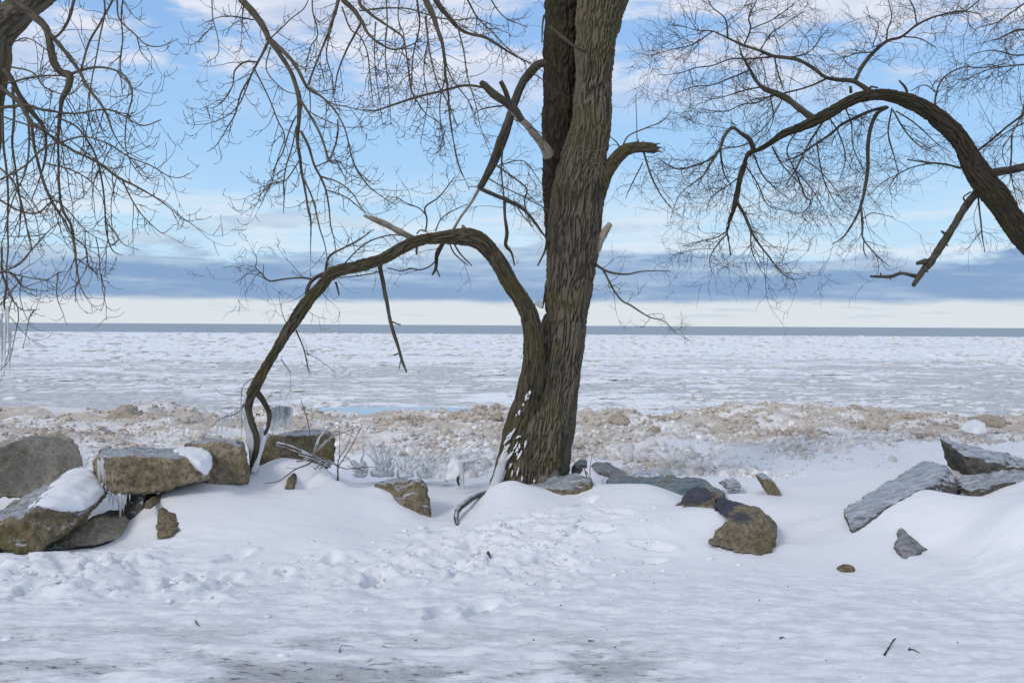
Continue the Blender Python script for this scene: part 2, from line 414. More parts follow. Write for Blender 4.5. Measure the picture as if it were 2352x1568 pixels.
M_RKG = make_rock('grey_stone', (0.17, 0.155, 0.14), (0.27, 0.25, 0.225), (0.14, 0.13, 0.08), .3, .4, None, 0, .1)
M_RKTEAL = make_rock('teal_painted_concrete', (0.18, 0.16, 0.13), (0.27, 0.24, 0.2), (0.10, 0.12, 0.10), .4, .3, (0.075, 0.155, 0.175), .85, .1)
M_RKBLUE = make_rock('blue_painted_concrete', (0.19, 0.155, 0.10), (0.38, 0.315, 0.22), OL, .6, .0, (0.045, 0.058, 0.10), .8, .7, .62, 1.74)
M_RKICE = make_rock('sandy_shore_ice', (0.40, 0.325, 0.245), (0.66, 0.575, 0.47), (0.30, 0.235, 0.17), .4, 0, None, 0, .2, .35)

def make_ice(name, col=(0.93, 0.95, 0.97), trans=.4, rough=.18):
    m, t, b = material(name); p = gpos(t)
    n = t.noise(p, 14, 4)
    t.link(t.mix(n, tuple(v*.8 for v in col), col), b.inputs['Base Color'])
    b.inputs['Transmission Weight'].default_value = trans; b.inputs['IOR'].default_value = 1.31; b.inputs['Roughness'].default_value = rough
    bump(t, b, t.noise(p, 40, 3), .4, .01); return m
M_ICE = make_ice('clear_ice'); M_ICEW = make_ice('cloudy_ice', (0.93, 0.93, 0.93), .0, .35)
M_ICEC = make_ice('glassy_ice', (0.93, 0.95, 0.96), .75, .22)
M_ICEB = make_ice('sandy_cloudy_ice', (0.55, 0.49, 0.42), .2, .35)

# ------------------------------------------------------------------ ground
def zY(fx, fy, Y): return P('F', fx, fy, Y)
CT = []   # (x,y,z) that the snow surface passes through
def ct(reg, x, y, Y): CT.append(P(reg, x, y, Y))
def base_h(x, y):
    x = np.asarray(x, float); y = np.asarray(y, float)
    z = .16*sstep(y, 6.6, 8.2)-.16*sstep(y, 8.8, 10.6)
    z = z-.27*sstep(y, 11, 20)
    z = z-1.15*sstep(y, 20.5, 26.5)
    return z
for xx in np.arange(-4, 4.5, 1.0):
    for yy in (3.2, 4.2, 5.2, 6.0): CT.append(np.array([xx, yy, 0.0]))
# left hollow and first mound
for a in [(-60,1275,6.9),(60,1275,6.85),(150,1268,7.0),(220,1252,7.2),(262,1240,7.45),(230,1222,7.9),(250,1180,8.6),(100,1180,8.6),(-80,1180,8.6),
          (306,1235,7.3),(322,1195,7.45),(345,1148,7.75),(408,1112,7.9),(470,1104,8.0),(530,1093,8.1),(558,1096,8.1),(590,1112,8.1),(612,1126,8.1),(700,1138,8.2),(800,1140,8.4),
          (420,1200,7.3),(520,1210,7.2),(640,1230,7.1),(760,1240,7.1),(400,1290,6.65),(520,1300,6.55),(680,1310,6.5),(860,1300,6.6),
          (870,1130,8.7),(860,1195,7.7),(960,1190,7.9),(1010,1185,8.1),(1020,1230,7.4),(1000,1150,8.8),(1060,1118,9.4),(1085,1150,8.7),(1040,1215,7.6),
          (620,1118,9.2),(760,1112,9.6),(880,1112,9.6),(1000,1112,9.7),(450,1085,9.6),(300,1085,9.8),(100,1085,9.8),
          # mound before the trunk
          (1125,1119,8.6),(1160,1104,8.5),(1189,1098,8.45),(1222,1112,8.4),(1287,1140,8.2),(1348,1136,8.2),(1391,1112,8.3),(1440,1108,8.35),(1485,1112,8.2),(1528,1133,8.0),(1553,1166,7.6),
          (1636,1166,7.5),(1683,1205,7.25),(1630,1247,7.0),(1747,1274,6.85),(1690,1268,6.85),(1800,1240,7.2),(1850,1200,7.7),
          (1100,1180,7.9),(1180,1170,7.9),(1280,1190,7.6),(1400,1180,7.6),(1520,1210,7.2),(1200,1240,7.1),(1400,1250,7.0),(1560,1270,6.9),(1250,1310,6.5),(1450,1320,6.4),
          (1250,1098,9.8),(1340,1098,10.0),(1480,1102,9.7),(1600,1106,9.6),(1700,1106,9.6),(1760,1120,8.9),(1800,1140,8.6),(1850,1110,9.4),(1950,1100,9.6),(2020,1075,10.5),
          # right slab and drift
          (1900,1215,7.5),(1955,1224,7.2),(2003,1176,7.4),(2088,1134,7.55),(2133,1121,7.6),(2156,1144,7.7),(2184,1155,7.8),(2257,1158,7.7),(2300,1140,7.7),(2352,1118,7.7),(2420,1100,7.7),
          (2060,1230,7.0),(2130,1220,7.0),(2110,1290,6.6),(2000,1290,6.65),(1930,1320,6.4),(2200,1230,6.9),(2270,1255,6.55),(2300,1190,6.6),(2352,1165,6.6),(2420,1150,6.6),(2280,1340,6.1),(2400,1300,6.15),
          (2200,1080,9.6),(2352,1060,9.8),(2100,1080,9.8)]:
    CT.append(zY(*a))
R7L = [(600, 748, 8.44), (660, 752, 8.42), (740, 765, 8.38), (830, 838, 8.2), (920, 822, 8.22), (1010, 802, 8.26), (1045, 745, 8.45), (1115, 735, 8.42), (1190, 768, 8.3), (1290, 748, 8.3), (1380, 736, 8.32), (1470, 758, 8.25), (1545, 802, 8.1),
       (1560, 884, 7.68), (1650, 882, 7.6), (1740, 892, 7.5), (1800, 884, 7.48), (1860, 900, 7.42), (1905, 940, 7.36), (1930, 995, 7.28), (1860, 1050, 7.15), (1775, 1108, 7.05), (1960, 1140, 6.98), (2110, 1180, 6.95), (2190, 1130, 7.3), (2240, 1000, 7.9),
       (1870, 850, 8.4), (1950, 790, 8.7), (2050, 800, 8.5), (2180, 850, 8.3), (2270, 840, 8.4)]
for a in R7L: ct('R7', *a)
for a in [(1110, 925, 8.03), (1200, 965, 7.95), (1320, 1022, 7.9), (1400, 1035, 7.9), (1475, 1080, 7.88), (1100, 850, 8.15), (1060, 830, 8.4), (1520, 1000, 8.4),
          (530, 718, 8.33), (640, 692, 8.4), (750, 712, 8.36), (840, 790, 8.2), (470, 800, 8.16), (400, 868, 8.02), (900, 862, 8.2), (400, 628, 8.5), (330, 662, 8.48), (480, 655, 8.5), (265, 730, 8.4), (560, 860, 8.0), (700, 870, 7.98)]: ct('R6', *a)
for a in [(1430, 1105, 7.12), (1330, 1180, 7.05), (1560, 1300, 6.9), (1330, 1420, 6.55), (1500, 1370, 6.65), (1200, 760, 8.7), (1000, 900, 8.2), (1350, 660, 9.2)]: ct('R8', *a)
for fx_a in range(1230, 1740, 60): q = P('F', fx_a, 1100, 8.95); CT.append(np.array([q[0], 8.95, .07]))
for xx in (-12., -9., -6.5, 6.5, 9., 12.):
    for yy in (2., 5., 8., 10.5, 12.5): CT.append(np.array([xx, yy, float(base_h(xx, yy))]))
for xx in np.arange(-5, 5.1, 1.0):
    for yy in (1.5, 10.8, 12.2): CT.append(np.array([xx, yy, float(base_h(xx, yy))]))
CT = np.array(CT)
_R = CT[:, 2]-base_h(CT[:, 0], CT[:, 1])
def _tps(d2): return .5*d2*np.log(d2+1e-9)
_n = len(CT); _A = np.zeros((_n+3, _n+3)); _A[:_n, :_n] = _tps(((CT[:, None, :2]-CT[None, :, :2])**2).sum(-1))+np.eye(_n)*.012
_Q = np.column_stack([np.ones(_n), CT[:, :2]]); _A[:_n, _n:] = _Q; _A[_n:, :_n] = _Q.T
_W = np.linalg.solve(_A, np.append(_R, [0, 0, 0]))
def smooth_h(x, y):
    x = np.asarray(x, float); y = np.asarray(y, float); h = base_h(x, y)+0*x
    xf, yf = np.broadcast_arrays(x, y); shp = xf.shape; xf = xf.ravel(); yf = yf.ravel(); add = np.zeros(xf.shape)
    win = (1-sstep(np.abs(xf), 8, 13))*sstep(yf, 1.0, 3.0)*(1-sstep(yf, 11.5, 13))
    idx = np.nonzero(win > 0)[0]
    for i in range(0, len(idx), 40000):
        k = idx[i:i+40000]; d = (xf[k, None]-CT[None, :, 0])**2+(yf[k, None]-CT[None, :, 1])**2
        add[k] = (_tps(d)@_W[:_n]+_W[_n]+_W[_n+1]*xf[k]+_W[_n+2]*yf[k])*win[k]
    return np.broadcast_to(h, shp)+add.reshape(shp)
_br = np.random.default_rng(21)
BOOTS = [( _br.normal(.05, .55), _br.normal(7.0, .42), _br.normal(.2, .6), 0) for _ in range(18)]+[(_br.normal(-1.7, 1.3), _br.normal(6.2, .36), _br.normal(1.4, .4), 0) for _ in range(26)]
def boot_prints(x, y):
    out = np.zeros(x.shape); xs, ys = x[0], y[:, 0]
    for bx, by, a, _ in BOOTS:
        i0, i1 = np.searchsorted(xs, [bx-.35, bx+.35]); j0, j1 = np.searchsorted(ys, [by-.35, by+.35])
        if i1 <= i0 or j1 <= j0: continue
        X, Y = x[j0:j1, i0:i1]-bx, y[j0:j1, i0:i1]-by
        u, v = X*math.cos(a)+Y*math.sin(a), -X*math.sin(a)+Y*math.cos(a)
        d = np.sqrt((u/.15)**2+(v/(.055+.01*np.sign(u)))**2)+.25*perlin(P3(X*9+bx*7, Y*9, by))
        out[j0:j1, i0:i1] += .045*(1-sstep(d, .72, 1.05))-.016*np.exp(-((d-1.3)/.25)**2)
    return out
def detail_h(x, y):
    p = P3(x, y, 0.)
    h = .018*fbm(p*.9, 3)
    # trodden, clumpy snow on the left and before the tree
    t1 = np.exp(-(((x+1.9)/2.0)**2+((y-6.2)/.65)**2))+1.3*np.exp(-(((x-.05)/.75)**2+((y-7.0)/.75)**2))+.8*np.exp(-(((x+3.4)/1.3)**2+((y-6.5)/.5)**2))
    t1 = np.clip(t1, 0, 1.25)
    t1 = t1*(.35+.65*sstep(fbm(p*.9+40, 2), -.3, .2))
    crust = sstep(fbm(p*np.array([2.6, 3.8, 1]), 5, .56), -.05, .10)
    crust2 = sstep(fbm(p*np.array([6.5, 8.5, 1])+5, 4), .0, .12)
    h = h+t1*(.030*crust+.020*crust2+.014*np.abs(fbm(p*13, 3))+.03*fbm(p*2.2+9, 2))
    if np.ndim(x) == 2: h = h-boot_prints(x, y)
    # wind-packed streaks on the path
    pa = sstep(y, 6.9, 5.8)
    h = h+pa*(.011*fbm(p*np.array([3.2, 7.5, 1]), 5, .58)+.007*sstep(fbm(p*np.array([3.5, 9., 1])+8, 5, .6), .05, .2)+.004*fbm(p*np.array([14, 24., 1]), 3))
    # smooth drift ripples on the berm
    h = h+.004*perlin(p*np.array([2., 9, 1]))*sstep(y, 6.5, 7.2)
    # rubbly shore
    sh = sstep(y, 10.6, 12.5)*(1-sstep(y, 24, 27))
    h = h+sh*(.05*sstep(y, 10.6, 12.0)*(1-sstep(y, 13, 15))+.17*fbm(p*.75, 3)+.05*np.abs(fbm(p*2.6, 3))+.035*np.abs(fbm(p*7, 2)))
    rid = np.exp(-((y-19.6)/1.6)**2)
    h = h+rid*(.22*fbm(P3(x*.55, y*.5, 4.), 4)+.30*np.exp(-((x-5.8)/2.0)**2)+.10*np.exp(-((x+7.0)/1.0)**2))
    return h
def ground_h(x, y): return smooth_h(x, y)+detail_h(np.asarray(x, float), np.asarray(y, float))
def gz(x, y): return float(ground_h(np.array([x]), np.array([y]))[0])

def axis(lo, a, b, hi, step, ratio=1.12):
    mid = np.arange(a, b, step); l = []; s = step; v = a
    while v > lo: s *= ratio; v -= s; l.append(v)
    r = []; s = step; v = mid[-1]
    while v < hi: s *= ratio; v += s; r.append(v)
    return np.array(l[::-1]+list(mid)+r)
def grid_obj(name, xs, ys, hf, mat):
    X, Y = np.meshgrid(xs, ys); Z = hf(X, Y); V = P3(X, Y, Z).reshape(-1, 3); nx, ny = len(xs), len(ys)
    i = np.arange(ny-1)[:, None]*nx; j = np.arange(nx-1)[None]
    F = np.stack([i+j, i+j+1, i+nx+j+1, i+nx+j], -1).reshape(-1, 4)
    return link(name, mesh_np(name, V, F, mat))
gx = axis(-400, -6.4, 6.4, 400, .022); 
ys_near = np.arange(3.6, 10.6, .02); ys_mid = np.arange(10.6, 27.5, .055)
lo = []; s, v = .02, 3.6
while v > -300: s *= 1.14; v -= s; lo.append(v)
gy = np.concatenate([np.array(lo[::-1]), ys_near, ys_mid, np.array([28.5, 30, 34, 40])])
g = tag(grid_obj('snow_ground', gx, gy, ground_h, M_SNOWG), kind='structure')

# ------------------------------------------------------------------ lake
LZ = -1.0
m, t, b = material('slushy_lake_ice'); p = gpos(t); s = t.n('ShaderNodeSeparateXYZ'); t.link(p, s.inputs[0])
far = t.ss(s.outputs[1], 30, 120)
n1 = t.noise(t.scale(p, (.75, 1.1, 1)), .55, 9, .66); n2 = t.noise(p, 3.2, 8, .72); n3 = t.noise(t.scale(p, (.5, 1, 1)), .05, 5, .6)
slush = t.mix(t.ss(n2, .35, .66), (0.40, 0.402, 0.395), (0.69, 0.685, 0.67))
slush = t.mix(t.math('MULTIPLY', t.ss(n3, .55, .7), .3), slush, (0.40, 0.37, 0.32))
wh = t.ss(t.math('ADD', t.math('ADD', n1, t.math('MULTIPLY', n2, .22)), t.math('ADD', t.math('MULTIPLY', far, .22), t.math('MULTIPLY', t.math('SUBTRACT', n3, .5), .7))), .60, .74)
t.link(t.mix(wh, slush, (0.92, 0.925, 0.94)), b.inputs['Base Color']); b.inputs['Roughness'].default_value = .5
bump(t, b, t.math('ADD', n2, n1), .35, .06)
M_LAKE = m
def lake_h(x, y):
    p = P3(x, y, 0.); a = sstep(y, 23, 27)
    return LZ+a*(.045*np.maximum(fbm(p*np.array([.8, .9, 1]), 4), -.2)+.02*fbm(p*3.1, 2)+.05*sstep(fbm(p*np.array([.33, .45, 1])+7, 3), .28, .6))
lx = axis(-260, -17, 17, 260, .12, 1.035)
ly = [21.0]; 
while ly[-1] < 292: ly.append(ly[-1]*1.0055)
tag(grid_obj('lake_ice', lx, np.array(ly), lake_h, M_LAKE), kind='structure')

m, t, b = material('cold_open_water'); p = gpos(t)
t.link(t.mix(t.noise(t.scale(p, (.02, .06, 1)), 1, 4), (0.30, 0.365, 0.415), (0.36, 0.415, 0.46)), b.inputs['Base Color'])
b.inputs['Roughness'].default_value = .55; b.inputs['Specular IOR Level'].default_value = .12
bump(t, b, t.noise(t.scale(p, (.3, 1, 1)), .8, 4), .6, .4)
V = [(-60000, -2000, LZ-.25), (60000, -2000, LZ-.25), (60000, 80000, LZ-.25), (-60000, 80000, LZ-.25)]
lw = link('lake_water', mesh_np('lake_water', V, [[0, 1, 2, 3]], m, False)); tag(lw, kind='structure')
# blue melt pool beyond the shore rubble
m, t, b = material('melt_water'); p = gpos(t)
t.link(t.mix(t.noise(t.scale(p, (1, 3, 1)), 2, 4), (0.20, 0.36, 0.52), (0.36, 0.50, 0.64)), b.inputs['Base Color'])
b.inputs['Roughness'].default_value = .12; bump(t, b, t.noise(t.scale(p, (1, 3, 1)), 3, 3), .15, .05)
th = np.linspace(0, 2*np.pi, 72, endpoint=False)
def pool(cx, cy, rx, ry, sd):
    r = 1+.28*np.array([float(perlin(np.array([math.cos(a)*1.4+sd, math.sin(a)*1.4, .3]))) for a in th])
    top = P3(cx+rx*r*np.cos(th), cy+ry*r*np.sin(th), LZ+.075); return np.vstack([[[cx, cy, LZ+.075]], top])
V = pool(-3.3, 29.1, 3.9, 1.35, 2.); F = [[0, i+1, (i+1) % 72+1] for i in range(72)]
tag(link('melt_pool', mesh_np('melt_pool', V, F, m)), kind='structure')

# ------------------------------------------------------------------ lumps of ice
def ico(sub):
    bm = bmesh.new(); bmesh.ops.create_icosphere(bm, subdivisions=sub, radius=1)
    V = np.array([v.co[:] for v in bm.verts]); F = np.array([[v.index for v in f.verts] for f in bm.faces]); bm.free(); return V, F
IV1, IF1 = ico(1); IV2, IF2 = ico(2)
def lumps(pos, size, squash, rough, base=(IV1, IF1), seed=0):
    """joined noisy lumps; size (K,) squash (K,)"""
    V0, F0 = base; K_ = len(pos); r = np.random.default_rng(seed)
    sc = np.stack([size*r.uniform(.75, 1.3, K_), size*r.uniform(.7, 1.1, K_), size*squash], -1)
    a = r.uniform(0, 6.28, K_); off = r.uniform(0, 60, (K_, 3))
    V = V0[None]*(1+rough*perlin(V0[None]*1.5+off[:, None]))[..., None]+0*off[:, None]
    V = V*sc[:, None]
    ca, sa = np.cos(a)[:, None], np.sin(a)[:, None]
    V = np.stack([V[..., 0]*ca-V[..., 1]*sa, V[..., 0]*sa+V[..., 1]*ca, V[..., 2]], -1)+pos[:, None]
    F = F0[None]+(np.arange(K_)*len(V0))[:, None, None]
    return V.reshape(-1, 3), F.reshape(-1, 3)

m, t, b = material('ice_lump'); p = gpos(t)
a = t.n('ShaderNodeAttribute', attribute_name='tint').outputs['Color']
t.link(t.mix(t.ss(t.noise(p, 22, 4, .65), .38, .68), t.mix(.22, a, (0.30, 0.24, 0.18)), a), b.inputs['Base Color']); b.inputs['Roughness'].default_value = .6
bump(t, b, t.noise(p, 35, 4), .5, .015); M_LUMP = m
m, t, b = material('ice_ball'); p = gpos(t)
a = t.n('ShaderNodeObjectInfo').outputs['Color']
t.link(t.mix(t.ss(t.noise(p, 22, 4, .65), .38, .68), t.mix(.22, a, (0.30, 0.24, 0.18)), a), b.inputs['Base Color']); b.inputs['Roughness'].default_value = .6
bump(t, b, t.noise(p, 35, 4), .5, .015); M_BALL = m

# shore rubble
N = 72000
ry = 10.0+(22.3-10.0)*rng.random(N)**1.2; rx = rng.uniform(-.62, .62, N)*(ry+1)
def shore_density(x, y):
    d = sstep(y+1.0*perlin(P3(x*.8, y*.8, 1.)), 10.15, 11.3)
    d = d*(.12+.88*sstep(fbm(P3(x*.7, y*.7, 2.), 3), -.25, .15))*(1-.1*sstep(-x, 2.2, 3.4))
    snowy = sstep(x+.3*perlin(P3(x, y, 5.)), 2.3, 3.0)*(1-sstep(y-.55*(x-2.6)+.5*perlin(P3(x*.7, y*.7, 7.)), 11.0, 12.4)); d = d*(1-.93*snowy)   # smooth snow at the right
    d = d*(1-.9*np.exp(-(((x+1.5)/1.0)**2+((y-11)/.8)**2)))
    return d
keep = rng.random(N) < shore_density(rx, ry); rx, ry = rx[keep], ry[keep]
rs = np.where(rng.random(len(rx)) < .6, rng.uniform(.007, .02, len(rx)), .016+.05*rng.random(len(rx))**2.4); big = rng.random(len(rx)) < .02; rs[big] *= 1.7; leftz = sstep(-rx, 2.2, 3.4); rs *= 1-.25*leftz
rz = ground_h(rx, ry)+rs*.25
whiteness = np.clip(1.10-.13*(ry-10.4)+1.1*fbm(P3(rx*.6, ry*.6, 6.), 3)+rng.normal(0, .22, len(rx)), 0, 1)
brown = sstep(fbm(P3(rx*.4, ry*.5, 11.), 2)+.5*np.exp(-((rx+6)/2.2)**2)+.45*np.exp(-(((rx-7.3)/1.3)**2+((ry-17.5)/1.8)**2)), .2, .7)
tint = np.array([.93, .92, .91])*whiteness[:, None]+np.array([.60, .525, .44])*(1-whiteness[:, None])
tint = tint*(1-.7*brown[:, None])+np.array([.33, .24, .165])*.7*brown[:, None]
tint *= rng.uniform(.72, 1.14, len(rx))[:, None]
vis = np.abs(rx) < .5*ry
score = np.where(vis, rs/ry, 0)*(1+.0*ry); order = np.argsort(-score); top = order[:300]; rest = order[300:]
V, F = lumps(P3(rx[rest], ry[rest], rz[rest]), rs[rest], rng.uniform(.5, 1.0, len(rest)), .75, seed=1)
tn = np.repeat(np.hstack([tint[rest], np.ones((len(rest), 1))]), len(IV1), 0)
tag(link('ice_rubble', mesh_np('ice_rubble', V, F, M_LUMP, True, {'tint': ('FLOAT_COLOR', tn)})), 'frozen rubble of small sandy ice lumps heaped along the shore', 'ice rubble', kind='stuff')
variants = []
for k in range(7):
    V, F = lumps(np.zeros((1, 3)), np.ones(1), np.array([.82]), .5, (IV2, IF2), seed=30+k); variants.append(mesh_np('ice_ball', V, F, M_BALL))
for k, i in enumerate(top):
    o = link('ice_ball', variants[k % 7]); o.location = (rx[i], ry[i], rz[i]); sc = rs[i]*1.05; o.scale = (sc, sc, sc); o.rotation_euler = (0, 0, rng.uniform(0, 6))
    o.color = (*[float(v) for v in tint[i]], 1)
    tag(o, 'rounded ice ball among the larger ones in the shore rubble', 'ice ball', 'ice balls in the shore rubble')

# floes on the lake
N = 13000
u = rng.random(N); fy_ = 24.5*(280/24.5)**(u**1.0); fx_ = rng.uniform(-.66, .66, N)*fy_
dn = sstep(fbm(P3(fx_*.12, fy_*.10, 3.), 3)+.25*sstep(fy_, 40, 110), -.15, .35); kp = rng.random(N) < .10+.9*dn
inpool = ((fx_+3.3)/4.3)**2+((fy_-29.1)/1.8)**2 < 1; kp &= ~inpool
fx_, fy_ = fx_[kp], fy_[kp]
fs = (.05+.34*rng.random(len(fx_))**3.2)*(fy_/30)**.75
sq = rng.uniform(.12, .26, len(fx_))/(fy_/30)**.25
ft = np.array([.92, .92, .93])*rng.uniform(.9, 1.05, len(fx_))[:, None]
dirty = rng.random(len(fx_)) < .05; ft[dirty] = np.array([.70, .65, .57])
vis = np.abs(fx_) < .5*fy_; score = np.where(vis & (fy_ < 120), fs/fy_, 0); order = np.argsort(-score); top, rest = order[:220], order[220:]
V, F = lumps(P3(fx_[rest], fy_[rest], lake_h(fx_[rest], fy_[rest])+fs[rest]*sq[rest]*.15), fs[rest], sq[rest], .6, seed=5)
tn = np.repeat(np.hstack([ft[rest], np.ones((len(rest), 1))]), len(IV1), 0)
tag(link('brash_ice', mesh_np('brash_ice', V, F, M_LUMP, True, {'tint': ('FLOAT_COLOR', tn)})), 'white brash ice scattered over the frozen lake', 'brash ice', kind='stuff')
variants = []
for k in range(7):      # a floe is a ragged cluster of frozen lumps
    r = np.random.default_rng(80+k); nl = 7
    V, F = lumps(P3(r.uniform(-.8, .8, nl), r.uniform(-.5, .5, nl), r.uniform(-.02, .08, nl)), r.uniform(.3, .62, nl), r.uniform(.35, .75, nl), .5, seed=60+k)
    variants.append(mesh_np('ice_floe', V, F, M_BALL))
for k, i in enumerate(top):
    o = link('ice_floe', variants[k % 7]); o.location = (fx_[i], fy_[i], float(lake_h(fx_[i], fy_[i]))-.01*fs[i]); sc = fs[i]*1.15; o.scale = (sc*1.3, sc, sc*max(.28, sq[i]*1.3)); o.rotation_euler = (0, 0, rng.uniform(-.5, .5)+math.pi*(k % 2))
    o.color = (*[float(v) for v in ft[i]], 1)
    tag(o, 'larger ragged white ice chunk frozen into the grey lake slush', 'ice floe', 'ice floes on the lake')

# ------------------------------------------------------------------ rocks
def pts(reg, L): return [P(reg, *a) for a in L]
def rock(name, label, groups, mat, cat='rock', voxel=.014, amp=1.0, seed=0, smooth_it=1):
    me = hull_mesh(groups, voxel, smooth_it); s_ = np.array([seed*5.3, 0, 0])
    displace(me, lambda a: amp*(.030*fbm(a*4.2+s_, 3)+.018*fbm(a*15+s_, 4)+.006*perlin(a*55+s_)))
    me.materials.clear(); me.materials.append(mat)
    o = link(name, me); recentre(o); tag(o, label, cat); return o
def snowcap(label, groups, voxel=.02, sm=8, amp=1.0):
    me = hull_mesh(groups, voxel, sm); displace(me, lambda a: amp*(.018*fbm(a*5, 3)+.004*perlin(a*30)))
    me.materials.clear(); me.materials.append(M_SNOW); o = link('snow_cap', me); recentre(o); return tag(o, label, 'snow', 'snow lying on rocks')
def deep(reg, L, dY, dz=0.):      # same outline further back
    return [P(reg, x, y, Y)*1.0+np.array([(P(reg, x, y, Y)[0]/Y)*dY*.3, dY, dz]) for x, y, Y in L]
def block(reg, L, T, tz=0.0): return pts(reg, L)+deep(reg, L, T, tz)

rock('boulder', 'rounded tan boulder with a bluish stain at the left edge behind the tilted slab',
     [block('R5', [(-190, 450, 8.2), (0, 405, 8.1), (90, 362, 8.15), (240, 340, 8.2), (345, 362, 8.25), (405, 465, 8.2), (425, 580, 8.15), (390, 720, 8.0), (50, 730, 7.9), (-190, 730, 7.9)], .6, -.02)], M_RKT, seed=1)
tilted = pts('R5', [(-160, 960, 6.75), (0, 915, 6.75), (240, 790, 6.85), (400, 815, 6.95), (585, 835, 7.1), (480, 950, 6.95), (350, 1020, 6.85), (230, 1100, 6.75), (0, 1060, 6.7), (-160, 1060, 6.7),
                    (-160, 900, 7.3), (0, 850, 7.4), (440, 580, 8.0), (560, 545, 8.05), (650, 575, 7.9), (725, 712, 7.6), (420, 1000, 7.7), (-160, 1040, 7.7)])
rock('concrete_slab', 'tilted mossy concrete slab with snow on its top at the left edge', [tilted], M_RKM, 'slab', seed=2)
up = np.array([0, 0, .05])
cap = pts('R5', [(110, 880, 6.95), (235, 800, 6.88), (340, 815, 6.9), (480, 848, 7.0), (580, 826, 7.1), (715, 705, 7.6), (640, 590, 7.85), (560, 548, 8.0), (450, 595, 7.95), (220, 775, 7.5)])
snowcap('smooth snow patch on the tilted slab at the left edge', [cap+[q+up*(1 if 1 < i < 9 else .3) for i, q in enumerate(cap)]])
rock('concrete_slab', 'thick flat concrete slab lying like a bench with icicles below', [pts('R5', [(640, 460, 7.7), (740, 455, 7.55), (1230, 450, 7.55), (1370, 510, 7.6), (1400, 590, 7.65), (1250, 640, 7.6), (1020, 705, 7.6), (860, 708, 7.6), (700, 675, 7.65), (640, 640, 7.75),
      (700, 408, 8.35), (1330, 388, 8.4), (1420, 420, 8.3), (1400, 560, 8.3), (900, 640, 8.3), (640, 600, 8.3)])], M_RK, 'slab', seed=3)
slab_table = bpy.context.scene.objects[-1]
snowcap('tongue of snow draped over the right end of the bench-like slab', [pts('R5', [(1240, 448, 7.50), (1300, 398, 8.2), (1400, 400, 8.1), (1425, 440, 7.72), (1432, 520, 7.58), (1395, 585, 7.54), (1370, 560, 7.50), (1350, 495, 7.46), (1280, 465, 7.47)]+[(1300, 385, 8.2), (1390, 388, 8.1), (1290, 430, 7.6), (1150, 412, 8.0), (1200, 395, 8.3)])], .014, 3, .8)
rock('boulder', 'small dark support stone under the bench-like slab', [block('R5', [(860, 690, 7.75), (1000, 690, 7.7), (960, 800, 7.65), (900, 990, 7.55), (840, 960, 7.6), (840, 800, 7.7)], .35)], M_RKI, seed=4)
rock('boulder', 'low brown ice-coated stone in the hollow beside the tilted slab', [block('R5', [(340, 1040, 7.25), (480, 940, 7.4), (640, 870, 7.55), (840, 850, 7.65), (890, 900, 7.6), (880, 1000, 7.45), (600, 1060, 7.2), (420, 1070, 7.15)], .5, -.03)], M_RKICE, amp=.6, seed=5)
rock('concrete_block', 'squarish pebbly concrete block right of the bench-like slab', [pts('R5', [(1385, 360, 7.95), (1500, 350, 7.92), (1640, 392, 7.95), (1672, 480, 7.95), (1675, 640, 7.9), (1390, 660, 7.85), (1375, 500, 7.9), (1240, 375, 8.6), (1400, 335, 8.6), (1620, 365, 8.6), (1660, 640, 8.6), (1300, 650, 8.6)])], M_RK, 'block', seed=6)
rock('concrete_block', 'dark mossy concrete block behind the iced bare bush', [pts('R6', [(262, 500, 8.65), (340, 485, 8.6), (740, 462, 8.65), (775, 490, 8.7), (770, 660, 8.65), (600, 740, 8.6), (245, 740, 8.55), (250, 690, 8.6), (290, 462, 9.15), (730, 438, 9.2), (775, 480, 9.2), (770, 720, 9.2), (250, 720, 9.2)])], M_RKM, 'block', seed=7)
rock('boulder', 'brown stone tip almost buried under snow before the iced bush', [block('R6', [(418, 845, 8.06), (432, 790, 8.1), (470, 765, 8.12), (505, 800, 8.12), (490, 880, 8.02), (425, 885, 8.02)], .3)], M_RKN, seed=8, amp=.5, voxel=.012)
rock('concrete_block', 'mossy block poking from the drift between the bush and the trunk', [pts('R6', [(1090, 835, 8.2), (1270, 805, 8.15), (1400, 800, 8.1), (1432, 835, 8.1), (1448, 950, 8.05), (1478, 1085, 7.95), (1400, 1120, 7.9), (1150, 1120, 7.9), (1095, 950, 8.1), (1120, 810, 8.6), (1400, 790, 8.6), (1440, 1000, 8.5)])], M_RKM, 'block', seed=9)
rock('boulder', 'wedge-shaped stone half sunk in the left snow mound', [block('R5', [(1058, 815, 7.38), (1150, 870, 7.28), (1220, 945, 7.18), (1150, 995, 7.06), (1062, 1015, 7.06), (1045, 920, 7.2)], .4)], M_RKN, seed=10, amp=.6)
rock('boulder', 'small stone tip at the shoulder of the left snow mound', [block('R5', [(972, 760, 7.45), (1010, 752, 7.45), (1036, 785, 7.42), (1010, 812, 7.36), (975, 805, 7.36)], .3)], M_RKN, seed=11, amp=.4, voxel=.012)
